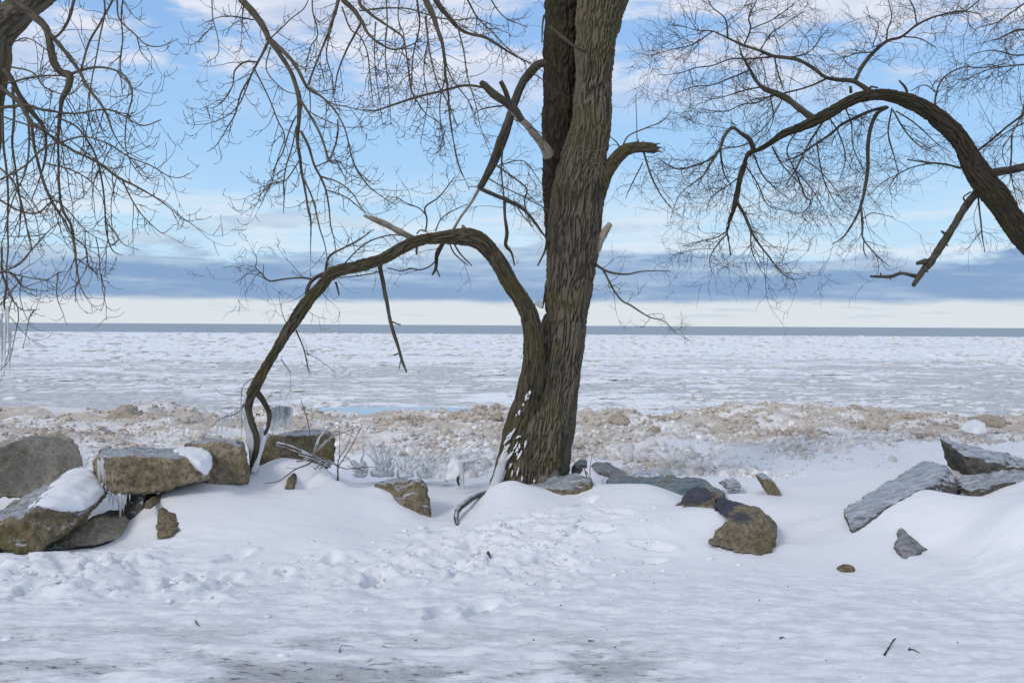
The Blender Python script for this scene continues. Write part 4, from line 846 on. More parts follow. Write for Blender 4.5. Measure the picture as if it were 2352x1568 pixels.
# ---- left tree
lt = Tree('bare_tree', 'bare tree cut by the left edge with a curtain of drooping branches', np.array([-4.6, 7.7, 0.]), 'droop', M_TWIG)
YB = 7.6
lt.add('trunk', 'F', [(-220, 1330, 190), (-190, 1200, 170), (-130, 900, 150), (-100, 600, 140), (-80, 400, 136), (-58, 200, 128), (-44, 110, 122), (-60, 0, 110), (-100, -160, 100), (-140, -400, 80)], YB+.1, YB, M_BARK, twigs=0, bark=.012, fscale=22)
ll = lt.add('limb', 'R1', [(-90, 260, 190), (-20, 140, 165), (60, 80, 145), (150, 20, 125), (260, -60, 105), (420, -180, 90), (620, -240, 70), (900, -180, 56)], YB, YB+.2, M_BARK, None, 0, bark=.010, fscale=26, label='limb rising to the right from the left tree')
LB = [
 ([(70, 10, 40), (150, 70, 42), (215, 130, 36), (240, 220, 32), (258, 300, 34), (290, 345, 32), (330, 358, 30), (325, 420, 28), (295, 480, 22), (285, 560, 20), (275, 680, 18), (278, 780, 16), (285, 900, 14), (300, 1000, 12), (345, 1080, 10), (360, 1180, 9), (365, 1280, 8), (385, 1370, 6), (430, 1450, 4), (490, 1483, 3)], 7.4, 7.0, .9),
 ([(235, 160, 24), (300, 230, 20), (350, 300, 18), (385, 350, 16), (420, 420, 14), (480, 500, 12), (515, 560, 10), (545, 640, 7), (600, 720, 5), (680, 770, 4)], 7.35, 6.9, 1),
 ([(335, 355, 14), (420, 330, 12), (500, 325, 11), (580, 350, 10), (625, 410, 9), (630, 480, 8), (605, 580, 7), (600, 690, 6), (630, 780, 5), (680, 840, 4), (770, 855, 3)], 7.3, 6.8, 1),
 ([(-40, 520, 16), (130, 505, 14), (210, 525, 12), (350, 545, 10), (500, 525, 9), (590, 555, 8), (680, 600, 6), (770, 575, 3)], 7.4, 6.9, 1),
 ([(-30, 400, 24), (30, 440, 23), (100, 500, 24), (150, 580, 20), (200, 620, 14), (270, 670, 13), (370, 730, 12), (470, 780, 12), (570, 850, 11), (650, 890, 9), (740, 940, 8), (830, 1010, 6), (890, 1055, 5), (970, 1045, 3)], 7.4, 6.7, .9),
 ([(585, 860, 9), (620, 940, 7), (680, 1030, 6), (740, 1090, 5), (780, 1115, 4), (825, 1085, 3)], 7.0, 6.8, 1),
 ([(270, 560, 11), (370, 610, 10), (430, 690, 10), (470, 780, 10), (490, 880, 9), (500, 1000, 8), (510, 1120, 7), (540, 1200, 6), (585, 1222, 3)], 7.2, 7.4, 1),
 ([(500, 1060, 7), (550, 1110, 6), (590, 1165, 4), (665, 1195, 3)], 7.35, 7.2, 1),
 ([(150, 575, 18), (165, 700, 15), (200, 850, 14), (240, 950, 12), (275, 1010, 12), (310, 1060, 10), (345, 1130, 8), (410, 1190, 6), (430, 1280, 5), (515, 1330, 3)], 7.3, 7.1, 1),
 ([(20, 330, 26), (60, 390, 24), (90, 450, 22), (150, 530, 24), (210, 620, 14), (215, 760, 10), (190, 860, 7), (150, 960, 5)], 7.5, 7.6, 1.1),
 ([(290, 680, 9), (400, 655, 8), (520, 690, 8), (610, 745, 7), (720, 790, 6), (800, 840, 5), (860, 850, 4), (905, 828, 2.5)], 7.15, 6.7, 1),
 ([(250, 190, 12), (290, 160, 12), (330, 90, 14), (355, 10, 15), (380, -90, 18)], 7.35, 7.5, .8), ([(385, 345, 10), (430, 200, 10), (480, 110, 10), (540, 0, 10), (570, -120, 12)], 7.3, 7.6, .9),
 ([(545, -120, 12), (560, 0, 9), (570, 90, 8), (640, 160, 7), (700, 215, 6), (770, 222, 5), (855, 187, 3)], 7.6, 7.2, .9), ([(655, 178, 6), (680, 260, 4), (725, 300, 2.5)], 7.4, 7.3, 1),
 ([(600, -80, 8), (580, 60, 7), (585, 200, 6), (575, 330, 5), (590, 470, 3)], 7.6, 7.5, 1), ([(490, -80, 9), (500, 60, 8), (470, 220, 7), (440, 380, 6), (430, 520, 5), (470, 640, 3)], 7.6, 7.0, 1),
 ([(-30, 940, 11), (100, 1010, 10), (180, 1020, 9), (260, 960, 8), (330, 1010, 6), (420, 1110, 4), (560, 1180, 2.5)], 7.5, 7.0, 1),
 ([(-30, 780, 10), (60, 860, 9), (110, 1000, 8), (130, 1100, 6), (150, 1200, 4)], 7.5, 7.3, 1), ([(60, 420, 14), (70, 560, 12), (60, 700, 11), (80, 860, 9), (100, 1000, 7), (90, 1140, 5)], 7.5, 7.5, 1),
 ([(10, 540, 12), (20, 720, 11), (40, 900, 10), (35, 1060, 9), (40, 1180, 8), (30, 1300, 6), (45, 1420, 4)], 7.5, 7.3, 1.2), ([(130, 510, 12), (140, 660, 10), (120, 820, 8), (60, 960, 6), (20, 1100, 5)], 7.4, 7.0, 1),
 ([(-20, 870, 10), (110, 800, 9), (200, 710, 9), (290, 680, 7)], 7.3, 7.1, .8), ([(-30, 1320, 8), (80, 1270, 8), (150, 1200, 7), (230, 1110, 5), (290, 1060, 4)], 7.4, 7.0, .6),
 ([(20, 560, 9), (130, 600, 8), (280, 640, 7), (400, 720, 6), (520, 800, 5), (600, 800, 3)], 7.3, 6.8, 1), ([(205, 780, 8), (330, 810, 7), (420, 860, 6), (480, 930, 4), (500, 980, 3)], 7.2, 7.3, 1),
 ([(70, 200, 7), (130, 185, 6), (210, 230, 5), (280, 290, 3)], 7.5, 7.1, 1), ([(25, 400, 10), (180, 370, 9), (290, 360, 8)], 7.5, 7.3, .8), ([(50, 320, 9), (160, 350, 8), (220, 420, 7), (330, 450, 6), (420, 380, 4)], 7.5, 7.0, 1),
 ([(10, 1180, 8), (10, 1300, 10), (30, 1370, 12), (20, 1450, 9), (30, 1530, 7), (40, 1600, 5)], 7.4, 7.4, 1), ([(40, 1400, 6), (100, 1480, 5), (190, 1478, 3)], 7.4, 7.1, 1), ([(50, 1310, 8), (140, 1330, 6), (230, 1335, 4), (295, 1295, 2.5)], 7.4, 7.1, 1),
 ([(0, 1300, 9), (60, 1310, 9), (110, 1370, 7), (180, 1395, 4)], 7.4, 7.2, 1)]
for L, y0, y1, tw in LB: lt.add('branch', 'R1', L, y0, y1, M_LIMB, None if L[0][1] > 30 else ll, tw)
# its long branch hanging into the upper middle
mh = lt.add('limb', 'F', [(430, -86, 34), (480, -60, 28), (523, -50, 22), (553, 0, 17), (583, 30, 15.5), (604, 63, 14.5), (619, 92, 14)], YB+.15, 7.3, M_LIMB, ll, .4, bark=.003)
MB_ = [
 ([(465, 215, 34), (520, 300, 26), (575, 390, 24), (605, 470, 24), (625, 550, 24), (625, 650, 20), (620, 760, 18), (630, 860, 18), (640, 960, 16), (660, 1050, 14), (675, 1130, 11), (690, 1220, 9), (690, 1330, 7), (690, 1420, 5), (680, 1540, 3)], 7.3, 7.1, .8),
 ([(475, 222, 26), (560, 300, 20), (620, 380, 18), (680, 480, 16), (740, 520, 13), (800, 580, 12), (850, 650, 11), (890, 740, 10), (930, 900, 9), (990, 1000, 7), (1060, 1060, 6), (1170, 1130, 3)], 7.3, 6.9, .8),
 ([(462, 225, 15), (430, 290, 14), (400, 340, 13), (360, 420, 11), (310, 510, 9), (280, 620, 8), (240, 690, 7), (180, 790, 5), (125, 832, 3)], 7.3, 7.5, 1),
 ([(400, 340, 11), (330, 340, 10), (275, 390, 9), (265, 470, 7), (215, 550, 6), (150, 590, 4), (105, 580, 3)], 7.35, 7.6, .8), ([(365, 415, 9), (330, 500, 8), (300, 570, 7), (240, 630, 6), (150, 670, 4), (35, 685, 2.5)], 7.4, 7.2, .9),
 ([(385, 380, 9), (450, 510, 8), (510, 650, 8), (550, 740, 7), (520, 840, 6), (480, 950, 5), (440, 1070, 4), (305, 1178, 2.5)], 7.35, 7.7, .9),
 ([(632, 545, 18), (690, 630, 15), (735, 720, 14), (765, 810, 13), (790, 880, 12), (832, 896, 8)], 7.2, 7.0, .8), ([(635, 715, 15), (680, 800, 16), (710, 900, 14), (745, 970, 14), (775, 1040, 12), (790, 1130, 10), (800, 1230, 8), (820, 1310, 6), (830, 1400, 4)], 7.2, 7.4, .8),
 ([(748, 965, 10), (850, 1000, 8), (920, 1060, 7), (970, 1140, 6), (1030, 1175, 4), (1130, 1150, 2.5)], 7.3, 7.1, 1), ([(780, 1040, 8), (880, 1080, 7), (960, 1140, 6), (1000, 1180, 4)], 7.35, 7.5, 1),
 ([(612, 635, 9), (580, 700, 8), (540, 830, 8), (500, 900, 7), (470, 1020, 6), (430, 1050, 4), (370, 1100, 3)], 7.2, 7.5, .9), ([(612, 690, 8), (590, 800, 8), (560, 900, 8), (545, 1000, 8), (545, 1080, 7), (540, 1165, 4)], 7.2, 7.0, .8),
 ([(640, 955, 11), (690, 1060, 10), (720, 1150, 9), (745, 1260, 8), (770, 1350, 6), (790, 1480, 4)], 7.15, 7.0, .9), ([(838, 655, 9), (835, 740, 10), (815, 820, 9), (795, 870, 8)], 7.1, 7.0, .5),
 ([(685, 490, 8), (690, 600, 6), (685, 720, 3)], 7.2, 7.1, 1), ([(700, 622, 8), (780, 660, 6), (880, 695, 5), (1000, 685, 4), (1030, 640, 2.5)], 7.15, 6.8, .8),
 ([(150, -60, 8), (155, 90, 6), (180, 200, 5), (180, 300, 4), (95, 355, 2.5)], 7.5, 7.3, 1), ([(155, 145, 5), (60, 235, 4), (0, 240, 2.5)], 7.45, 7.3, .8), ([(335, -40, 9), (315, 100, 7), (340, 170, 5), (375, 240, 3)], 7.4, 7.2, 1), ([(380, 110, 8), (260, 90, 7), (170, 100, 5), (70, 150, 2.5)], 7.35, 7.0, 1),
 ([(472, 210, 8), (540, 150, 7), (590, 100, 6), (650, 50, 6), (690, -30, 6)], 7.3, 7.6, .8), ([(690, 480, 9), (800, 560, 8), (900, 585, 6), (1030, 620, 3)], 7.15, 6.8, 1), ([(470, 260, 8), (450, 380, 7), (540, 490, 6), (630, 520, 4)], 7.3, 7.1, .8),
 ([(640, 860, 8), (560, 980, 7), (500, 1000, 5), (400, 1030, 3)], 7.2, 6.9, 1), ([(720, 910, 8), (830, 880, 7), (900, 950, 5), (1000, 990, 3)], 7.2, 6.9, 1)]
for L, y0, y1, tw in MB_: lt.add('branch', 'R2', L, y0, y1, M_LIMB, mh, tw)

# ---- right tree
rtree = Tree('bare_tree', 'bare tree leaning in from the right edge with a dark arching limb', np.array([6.2, 9.6, .1]), 'fine', M_TWIGR)
YR = 9.6
rl = rtree.add('trunk', 'R4', [(2440, 2560, 300), (2400, 2200, 210), (2340, 1800, 170), (2200, 1470, 140), (2100, 1330, 128), (2000, 1210, 122), (1940, 1120, 118), (1870, 1010, 125), (1800, 930, 120), (1750, 850, 108), (1700, 760, 98), (1640, 670, 90), (1560, 600, 84), (1470, 550, 76), (1370, 510, 70), (1270, 490, 62), (1170, 500, 55), (1080, 535, 50), (1000, 590, 50), (930, 625, 48), (850, 660, 42), (770, 690, 38), (710, 735, 34), (650, 770, 32), (600, 785, 30), (575, 810, 26), (560, 870, 24), (540, 950, 22), (520, 1050, 22), (500, 1120, 18), (480, 1190, 14), (485, 1250, 10), (500, 1320, 6)],
             YR, 8.7, M_BARKD, None, .45, bark=.015, fscale=46, label='dark trunk that arches over and droops to the left')
RB = [
 ([(525, 1040, 19), (570, 1120, 16), (600, 1200, 14), (640, 1260, 11), (690, 1320, 8), (740, 1390, 6), (800, 1440, 4), (880, 1440, 2.5)], 8.75, 8.5, 1.5),
 ([(480, 1195, 9), (420, 1230, 7), (330, 1250, 5), (240, 1275, 3)], 8.7, 8.6, 1.6), ([(480, 1205, 9), (410, 1290, 7), (385, 1350, 5), (400, 1420, 3)], 8.7, 8.9, 1.6), ([(600, 1200, 8), (605, 1300, 6), (650, 1400, 4), (700, 1450, 2.5)], 8.7, 8.9, 1.6),
 ([(615, 775, 28), (595, 720, 24), (550, 690, 20), (505, 665, 18), (460, 710, 16), (440, 770, 14), (400, 820, 12), (320, 855, 10), (230, 875, 8), (170, 850, 5), (120, 820, 3)], 8.9, 8.4, 1.5),
 ([(442, 780, 12), (450, 850, 10), (470, 920, 7), (510, 970, 4)], 8.7, 8.9, 1.6), ([(425, 800, 10), (360, 900, 8), (300, 950, 6), (230, 1010, 4), (190, 1100, 2.5)], 8.65, 8.3, 1.6), ([(590, 740, 9), (540, 760, 8), (440, 780, 7), (380, 860, 5), (330, 960, 3)], 8.8, 9.1, 1.6),
 ([(915, 610, 38), (850, 560, 34), (790, 510, 32), (730, 480, 28), (660, 450, 22), (620, 410, 20), (590, 360, 18), (560, 300, 12), (545, 260, 8), (530, 180, 4)], 9.0, 9.3, 1.3),
 ([(600, 360, 9), (500, 400, 8), (400, 440, 6), (300, 450, 5), (180, 500, 2.5)], 9.2, 8.9, 1.8), ([(730, 480, 10), (640, 530, 8), (560, 540, 7), (460, 580, 5), (330, 560, 3)], 9.1, 8.8, 1.8), ([(660, 450, 9), (560, 470, 7), (460, 500, 5), (360, 520, 3)], 9.15, 9.4, 1.8),
 ([(1235, 488, 32), (1170, 440, 26), (1120, 415, 24), (1040, 410, 22), (980, 400, 18), (920, 355, 18), (850, 310, 18), (790, 300, 18), (720, 290, 17), (650, 260, 15), (560, 235, 13), (480, 200, 12), (400, 165, 9), (330, 160, 7), (260, 140, 5), (180, 130, 2.5)], 9.2, 8.8, 1.4),
 ([(565, 238, 10), (600, 150, 9), (590, 90, 8), (630, 0, 6), (650, -80, 4)], 9.0, 9.2, 1.8), ([(482, 202, 10), (470, 100, 8), (400, 40, 6), (370, -20, 4)], 8.95, 8.7, 1.8), ([(725, 293, 11), (600, 305, 9), (500, 305, 8), (400, 340, 7), (320, 350, 6), (230, 380, 4), (120, 390, 2.5)], 9.05, 8.6, 1.8),
 ([(722, 290, 9), (740, 380, 8), (770, 470, 5)], 9.05, 9.1, 1.5), ([(400, 165, 7), (300, 230, 6), (180, 260, 4), (60, 290, 2.5)], 8.9, 8.5, 1.9), ([(790, 300, 9), (900, 270, 7), (960, 200, 5), (1000, 150, 3)], 9.1, 9.4, 1.8), ([(650, 258, 8), (700, 180, 7), (780, 120, 5), (880, 60, 3)], 9.05, 9.5, 1.8), ([(600, 150, 7), (700, 110, 6), (800, 40, 4), (880, -20, 3)], 9.1, 9.0, 1.8),
 ([(1138, 418, 21), (1180, 340, 20), (1240, 270, 19), (1310, 210, 17), (1380, 190, 15), (1460, 130, 14), (1560, 85, 10), (1680, 60, 8), (1790, 75, 4)], 9.2, 9.5, 1.1), ([(1300, 215, 9), (1310, 150, 8), (1330, 90, 6), (1310, 0, 4)], 9.3, 9.2, 1.8), ([(1240, 270, 8), (1150, 275, 6), (1080, 300, 4), (1010, 320, 2.5)], 9.3, 9.1, 1.6),
 ([(1390, 190, 8), (1470, 200, 7), (1560, 245, 4)], 9.35, 9.2, 1.6), ([(1460, 130, 8), (1440, 40, 7), (1400, -40, 6)], 9.4, 9.6, 1.6), ([(1300, 215, 7), (1230, 240, 6), (1260, 130, 4), (1180, 60, 2.5)], 9.3, 9.0, 1.6),
 ([(995, 405, 13), (900, 450, 10), (780, 480, 10), (700, 500, 8), (600, 520, 6), (520, 570, 3)], 9.15, 9.5, 1.5), ([(1300, 555, 18), (1260, 565, 17), (1170, 595, 16), (1080, 640, 15), (1020, 690, 13), (940, 740, 12), (860, 800, 10), (780, 830, 6)], 9.2, 8.9, 1.3),
 ([(1310, 555, 15), (1250, 590, 20), (1220, 660, 20), (1210, 740, 20), (1205, 840, 18), (1195, 940, 16), (1170, 1070, 14), (1130, 1150, 10), (1070, 1230, 7), (1020, 1262, 3)], 9.2, 8.9, .5), ([(1170, 1075, 13), (1180, 1180, 11), (1185, 1240, 8), (1250, 1320, 6), (1320, 1380, 3)], 8.95, 8.8, .4), ([(1185, 1230, 7), (1185, 1300, 6), (1205, 1340, 3)], 8.9, 8.9, .3), ([(1180, 1130, 6), (1230, 1100, 5), (1335, 1123, 3)], 8.95, 8.7, 1),
 ([(988, 610, 11), (900, 740, 10), (860, 820, 11), (830, 880, 10), (785, 955, 5)], 9.05, 8.8, 1.2), ([(850, 665, 10), (800, 740, 8), (790, 800, 8), (830, 880, 8), (860, 960, 9), (880, 1020, 8), (910, 1050, 6), (865, 1115, 5), (915, 1165, 3)], 9, 9.2, .9),
 ([(940, 740, 8), (960, 860, 7), (990, 960, 6), (1060, 1080, 4), (1150, 1130, 2.5)], 9, 9.2, 1.6), ([(880, 830, 7), (970, 900, 6), (1060, 1010, 4), (1100, 1100, 2.5)], 8.95, 8.7, 1.6), ([(840, 890, 7), (900, 960, 6), (980, 1080, 3)], 9, 9.3, 1.4), ([(710, 760, 10), (760, 850, 8), (830, 930, 6), (900, 1010, 3)], 8.95, 8.7, 1.5), ([(615, 800, 10), (660, 900, 8), (720, 970, 6), (790, 1030, 3)], 8.9, 9.1, 1.6), ([(560, 900, 8), (480, 960, 7), (400, 1020, 5), (370, 1100, 3)], 8.9, 8.6, 1.6), ([(575, 860, 8), (640, 960, 7), (680, 1050, 5), (740, 1090, 3)], 8.9, 9.0, 1.5),
 ([(1685, 870, 12), (1600, 850, 11), (1500, 840, 10), (1410, 826, 7)], 9.45, 9.2, .3), ([(1540, 845, 8), (1440, 865, 7), (1360, 905, 6), (1305, 985, 3)], 9.35, 9.1, 1.2), ([(1380, 890, 6), (1290, 940, 5), (1210, 1010, 3)], 9.2, 9.0, 1),
 ([(1550, 580, 11), (1560, 480, 9), (1600, 400, 8), (1700, 350, 7), (1800, 350, 6), (1920, 330, 4)], 9.4, 9.1, 1.2), ([(1560, 480, 7), (1500, 440, 6), (1430, 470, 4)], 9.35, 9.5, 1.2), ([(1412, 515, 17), (1402, 460, 16), (1368, 418, 11)], 9.3, 9.3, 0), ([(1118, 480, 18), (1117, 450, 14)], 9.15, 9.15, 0), ([(1215, 470, 12), (1220, 448, 12), (1255, 455, 8)], 9.2, 9.1, 0),
 ([(1745, 800, 12), (1850, 720, 11), (1930, 650, 11), (2013, 590, 14), (2080, 540, 16)], 9.5, 9.0, 1.3), ([(2120, 330, 10), (1950, 340, 8), (1830, 360, 6), (1700, 420, 3)], 9.4, 9.1, 1.5), ([(2150, 250, 9), (1980, 285, 8), (1850, 260, 6), (1720, 290, 3)], 9.3, 9.5, 1.5), ([(2150, 110, 16), (2050, 150, 14), (1970, 160, 11), (1880, 200, 7), (1780, 225, 3)], 9.4, 9.2, 1.4),
 ([(1775, 1000, 10), (1780, 1050, 9), (1787, 1120, 8), (1795, 1210, 7), (1812, 1305, 4)], 9.5, 9.4, .8), ([(1950, 700, 10), (1945, 830, 8), (1950, 920, 6), (1980, 1060, 3)], 9.3, 9.2, 1.3), ([(1330, 560, 9), (1310, 680, 8), (1340, 800, 6), (1360, 890, 4)], 9.25, 9.0, 1.2), ([(1335, 570, 9), (1400, 680, 8), (1480, 760, 6), (1580, 800, 3)], 9.3, 9.0, 1.4), ([(1350, 575, 8), (1450, 640, 7), (1560, 740, 5), (1640, 790, 3)], 9.3, 9.1, 1.4),
 ([(2020, 420, 10), (2010, 560, 8), (1960, 680, 7), (1900, 780, 5), (1930, 880, 3)], 9.2, 9.0, 1.4), ([(2100, 600, 12), (2000, 640, 9), (1900, 700, 7), (1800, 780, 4)], 9.2, 9.5, 1.4), ([(2100, -40, 12), (1960, 60, 9), (1870, 120, 6), (1760, 150, 3)], 9.5, 9.2, 1.5), ([(1850, -60, 10), (1760, 20, 8), (1680, 70, 6), (1560, 60, 3)], 9.5, 9.3, 1.4), ([(1760, 1000, 9), (1850, 940, 7), (1960, 1000, 4)], 9.5, 9.2, .6),
 ([(1080, 540, 9), (1120, 640, 7), (1130, 760, 6), (1180, 880, 3)], 9.15, 8.9, 1.5), ([(1000, 600, 9), (1060, 700, 7), (1090, 820, 5), (1060, 930, 3)], 9.1, 9.3, 1.6), ([(700, 500, 8), (720, 600, 7), (690, 680, 5), (640, 720, 3)], 9.1, 8.9, 1.6), ([(770, 500, 8), (700, 620, 7), (640, 690, 5), (590, 720, 3)], 9.1, 8.8, 1.3)]
for L, y0, y1, tw in RB: rtree.add('branch', 'R4', L, y0, y1, M_BARKR, rl, tw)
dl = rtree.add('dead_limb', 'R4', [(1775, 985, 38), (1720, 1060, 38), (1670, 1130, 36), (1620, 1210, 40), (1580, 1280, 40), (1530, 1350, 40), (1480, 1410, 34), (1438, 1476, 20)], 9.45, 9.1, M_BARKR, None, 0, bark=.007, fscale=40, label='dead crooked limb hanging below the arch')
for L in ([(1470, 1432, 22), (1380, 1415, 18), (1320, 1432, 18), (1218, 1428, 11)], [(1510, 1350, 28), (1455, 1362, 20)], [(1612, 1215, 20), (1586, 1192, 8)], [(1380, 1415, 10), (1370, 1400, 5)], [(1318, 1430, 9), (1328, 1448, 5)], [(1275, 1430, 10), (1270, 1410, 6)], [(1600, 1260, 16), (1618, 1272, 7)], [(1490, 1400, 14), (1518, 1404, 5)], [(1720, 1050, 16), (1700, 1020, 9), (1740, 990, 8)]):
    rtree.add('broken_twig', 'R4', L, 9.15 if L[0][0] < 1600 else 9.3, None, M_BARKR, dl, 0)
rtree.add('limb', 'R4', [(1790, 925, 44), (1815, 905, 42), (1880, 885, 42), (1960, 875, 40), (2060, 850, 40), (2240, 760, 36), (2400, 600, 30)], 9.5, 9.0, M_BARKR, None, .5, bark=.006, fscale=34)

# ---- twigs
def droop_twigs(tr, name, dens, mat, parent):
    pos, tan, rr = tr.starts(dens, .15, .035); K_ = len(pos)
    d = perp_dirs(tan, rng.uniform(.35, .75, K_)); L = rng.uniform(.14, .42, K_); r0 = np.minimum(rr*.7, .0035)
    A_, ra = grow(pos, d, L, 7, .13, .20, .34, r0, r0*.4)
    p2, t2, ix = from_paths(A_, 2, .2); L2 = rng.uniform(.04, .15, len(p2)); B_, rb = grow(p2, perp_dirs(t2, rng.uniform(.45, .8, len(p2))), L2, 4, .12, .05, .55, np.full(len(p2), .0024), np.full(len(p2), .0013))
    pos3, tan3, rr3 = tr.starts(dens*1.6, .05, .03); L3 = rng.uniform(.04, .14, len(pos3)); D_, rd = grow(pos3, perp_dirs(tan3, rng.uniform(.6, .9, len(pos3))), L3, 4, .12, -.05, .5, np.full(len(pos3), .0026), np.full(len(pos3), .0015))
    rb[:, -1] = .0026; rd[:, -1] = .0028      # buds
    twig_object(name, [(A_, ra, 3), (B_, rb, 3), (D_, rd, 3)], mat, parent)
def fine_twigs(tr, name, dens, mat, parent, L0=.3, grav=.03, k2=3, k3=2):
    pos, tan, rr = tr.starts(dens, .08, .05); K_ = len(pos)
    d = perp_dirs(tan, rng.uniform(.3, .75, K_)); L = rng.uniform(.45, 1.35, K_)*L0; r0 = np.minimum(rr*.6, .0036)
    A_, ra = grow(pos, d, L, 7, .22, grav, .02, r0, r0*.35)
    p2, t2, ix = from_paths(A_, k2, .15); L2 = rng.uniform(.25, .65, len(p2))*L0; B_, rb = grow(p2, perp_dirs(t2, rng.uniform(.35, .75, len(p2))), L2, 5, .2, grav, .02, np.full(len(p2), .0019), np.full(len(p2), .0009))
    p3, t3, ix = from_paths(B_, k3, .2); L3 = rng.uniform(.1, .3, len(p3))*L0; D_, rd = grow(p3, perp_dirs(t3, rng.uniform(.4, .8, len(p3))), L3, 3, .18, grav, .02, np.full(len(p3), .0013), np.full(len(p3), .0008))
    twig_object(name, [(A_, ra, 3), (B_, rb, 3), (D_, rd, 3)], mat, parent)
droop_twigs(lt, 'twigs', 6.5, M_TWIG, lt.root)
droop_twigs(hangtree, 'twigs', 11.0, M_TWIG, ct_.root)
fine_twigs(ct_, 'twigs', 8.0, M_TWIG, ct_.root, .30)
fine_twigs(rtree, 'twigs', 9.0, M_TWIGR, rtree.root, .42, .05, 4, 2)
# long thin shoots of the left curtain
pos, tan, rr = lt.starts(2.6, .2, .05); sel = (pos[:, 0] < -2.75) & (pos[:, 2] < 3.6); pos, tan = pos[sel], tan[sel]; n = len(pos)
d = np.stack([rng.normal(-.05, .35, n), rng.normal(0, .5, n), rng.uniform(-1.2, -.1, n)], -1)
A_, ra = grow(pos, d, rng.uniform(.25, .65, n), 12, .10, .22, .22, np.full(n, .0042), np.full(n, .0018))
p2, t2, ix = from_paths(A_, 3, .15); L2 = rng.uniform(.04, .16, len(p2)); B_, rb = grow(p2, perp_dirs(t2, rng.uniform(.5, .85, len(p2))), L2, 4, .12, .0, .55, np.full(len(p2), .0024), np.full(len(p2), .0014))
twig_object('hanging_shoots', [(A_, ra, 4), (B_, rb, 3)], M_TWIG, lt.root)
# pale wisps on the trunk face
n = 26; pos = np.array([P('R3', rng.uniform(320, 440), rng.uniform(680, 800), 8.86) for _ in range(n)]); d = np.stack([rng.uniform(-1, .6, n), rng.uniform(-.9, -.1, n), rng.uniform(-.6, .4, n)], -1)
A_, ra = grow(pos, d, rng.uniform(.12, .36, n), 7, .2, .12, .05, np.full(n, .0022), np.full(n, .001))
twig_object('wispy_shoots', [(A_, ra, 3)], M_PALETWIG, ct_.root)

# ---- snow and ice on the centre tree
STREAKS = [(555, 55, 538, 132), (580, 100, 545, 125), (520, 172, 505, 205), (468, 262, 455, 315), (425, 320, 418, 332), (398, 505, 325, 628), (310, 620, 270, 682), (470, 588, 425, 612), (335, 695, 290, 765), (275, 765, 220, 885), (432, 678, 388, 752), (548, 645, 525, 722),
        (490, 780, 440, 872), (375, 790, 298, 885), (440, 742, 418, 782), (462, 695, 455, 740), (425, 800, 430, 835), (268, 945, 240, 1050), (362, 935, 338, 985), (285, 1035, 238, 1160), (376, 1025, 358, 1095), (455, 995, 428, 1085), (497, 1100, 490, 1155), (205, 925, 150, 1060), (600, 20, 585, 60), (192, 1075, 158, 1180), (650, 1150, 645, 1180), (250, 860, 235, 920), (340, 560, 300, 620)]
# push each streak onto the bark
dg = bpy.context.evaluated_depsgraph_get()
cand = [o for o in ct_.root.children if o.name.startswith(('trunk', 'limb'))]
from mathutils.bvhtree import BVHTree
bv = [BVHTree.FromPolygons([v.co[:] for v in o.data.vertices], [p_.vertices[:] for p_ in o.data.polygons]) for o in cand if o.name in ('trunk', 'limb')]
def trunk_hit(x, z):
    best = None
    for b_ in bv:
        h = b_.ray_cast(Vector((x*6.5/8.8, 6.5, 1.6+(z-1.6)*6.5/8.8)), Vector((x, 8.8, z-1.6)).normalized())
        if h[0] is not None and (best is None or h[0].y < best.y): best = h[0]
    return best
Vk, Fk, off = [], [], 0
for (xa, ya, xb, yb) in STREAKS:
    a = P('F', 1110.1+.18*xa, 893.8+.18*ya, 8.83); b_ = P('F', 1110.1+.18*xb, 893.8+.18*yb, 8.83); k = 9; path = []
    for q in np.linspace(-.12, 1.15, k):
        c_ = a*(1-q)+b_*q+rng.normal(0, .0025, 3); h = trunk_hit(c_[0], c_[2])
        if h is not None: path.append([h.x, h.y-.002, h.z])
    if len(path) < 4: continue
    path = np.array(path); k = len(path); tt = np.linspace(0, 1, k)
    path[:, 1] = np.array([path[max(0, q-2):q+3, 1].min() for q in range(k)])-.012
    V, F = batch_tubes(path[None], (.0062*np.sin(np.pi*np.clip(tt, .08, .95))+.002)[None]*rng.uniform(.8, 1.5), 6); Vk.append(V); Fk.append(F+off); off += len(V)
if Vk: tag(link('snow_streaks', mesh_np('snow_streaks', np.vstack(Vk), np.vstack(Fk), M_SNOW), ct_.root), kind='stuff')
def ice_tube(name, reg, L, Y0, Y1, mat, parent, label=None, sides=14, lump=.25):
    L = np.array(L, float); n = len(L); Ys = np.linspace(Y0, Y1, n)
    W = np.array([np.append(P(reg, x, y, Y), WID(reg, ww, Y)/2) for (x, y, ww), Y in zip(L, Ys)]); c4 = catmull(W, .012)
    V, F, bc, h = tube(c4[:, :3], np.maximum(c4[:, 3], .001), sides)
    V = V+(fbm(V*16, 2)[:, None])*(V-V.mean(0))*0+rng.normal(0, .0006, V.shape)
    c_ = np.repeat(c4[:, :3], sides, 0); k = len(c_); V[:k] = c_+(V[:k]-c_)*(1+lump*fbm(V[:k]*np.array([22, 22, 9]), 2))[:, None]
    o = link(name, mesh_np(name, V, quads_fix(F), mat), parent)
    if label: o['label'] = label
    return o
ice_tube('ice_sheath', 'F', [(1226, 860, 6), (1205, 905, 12), (1186, 965, 16), (1166, 1030, 20), (1146, 1090, 22), (1132, 1125, 24)], 9.02, 8.85, M_ICE, ct_.root, 'ice glaze down the left flank of the trunk')
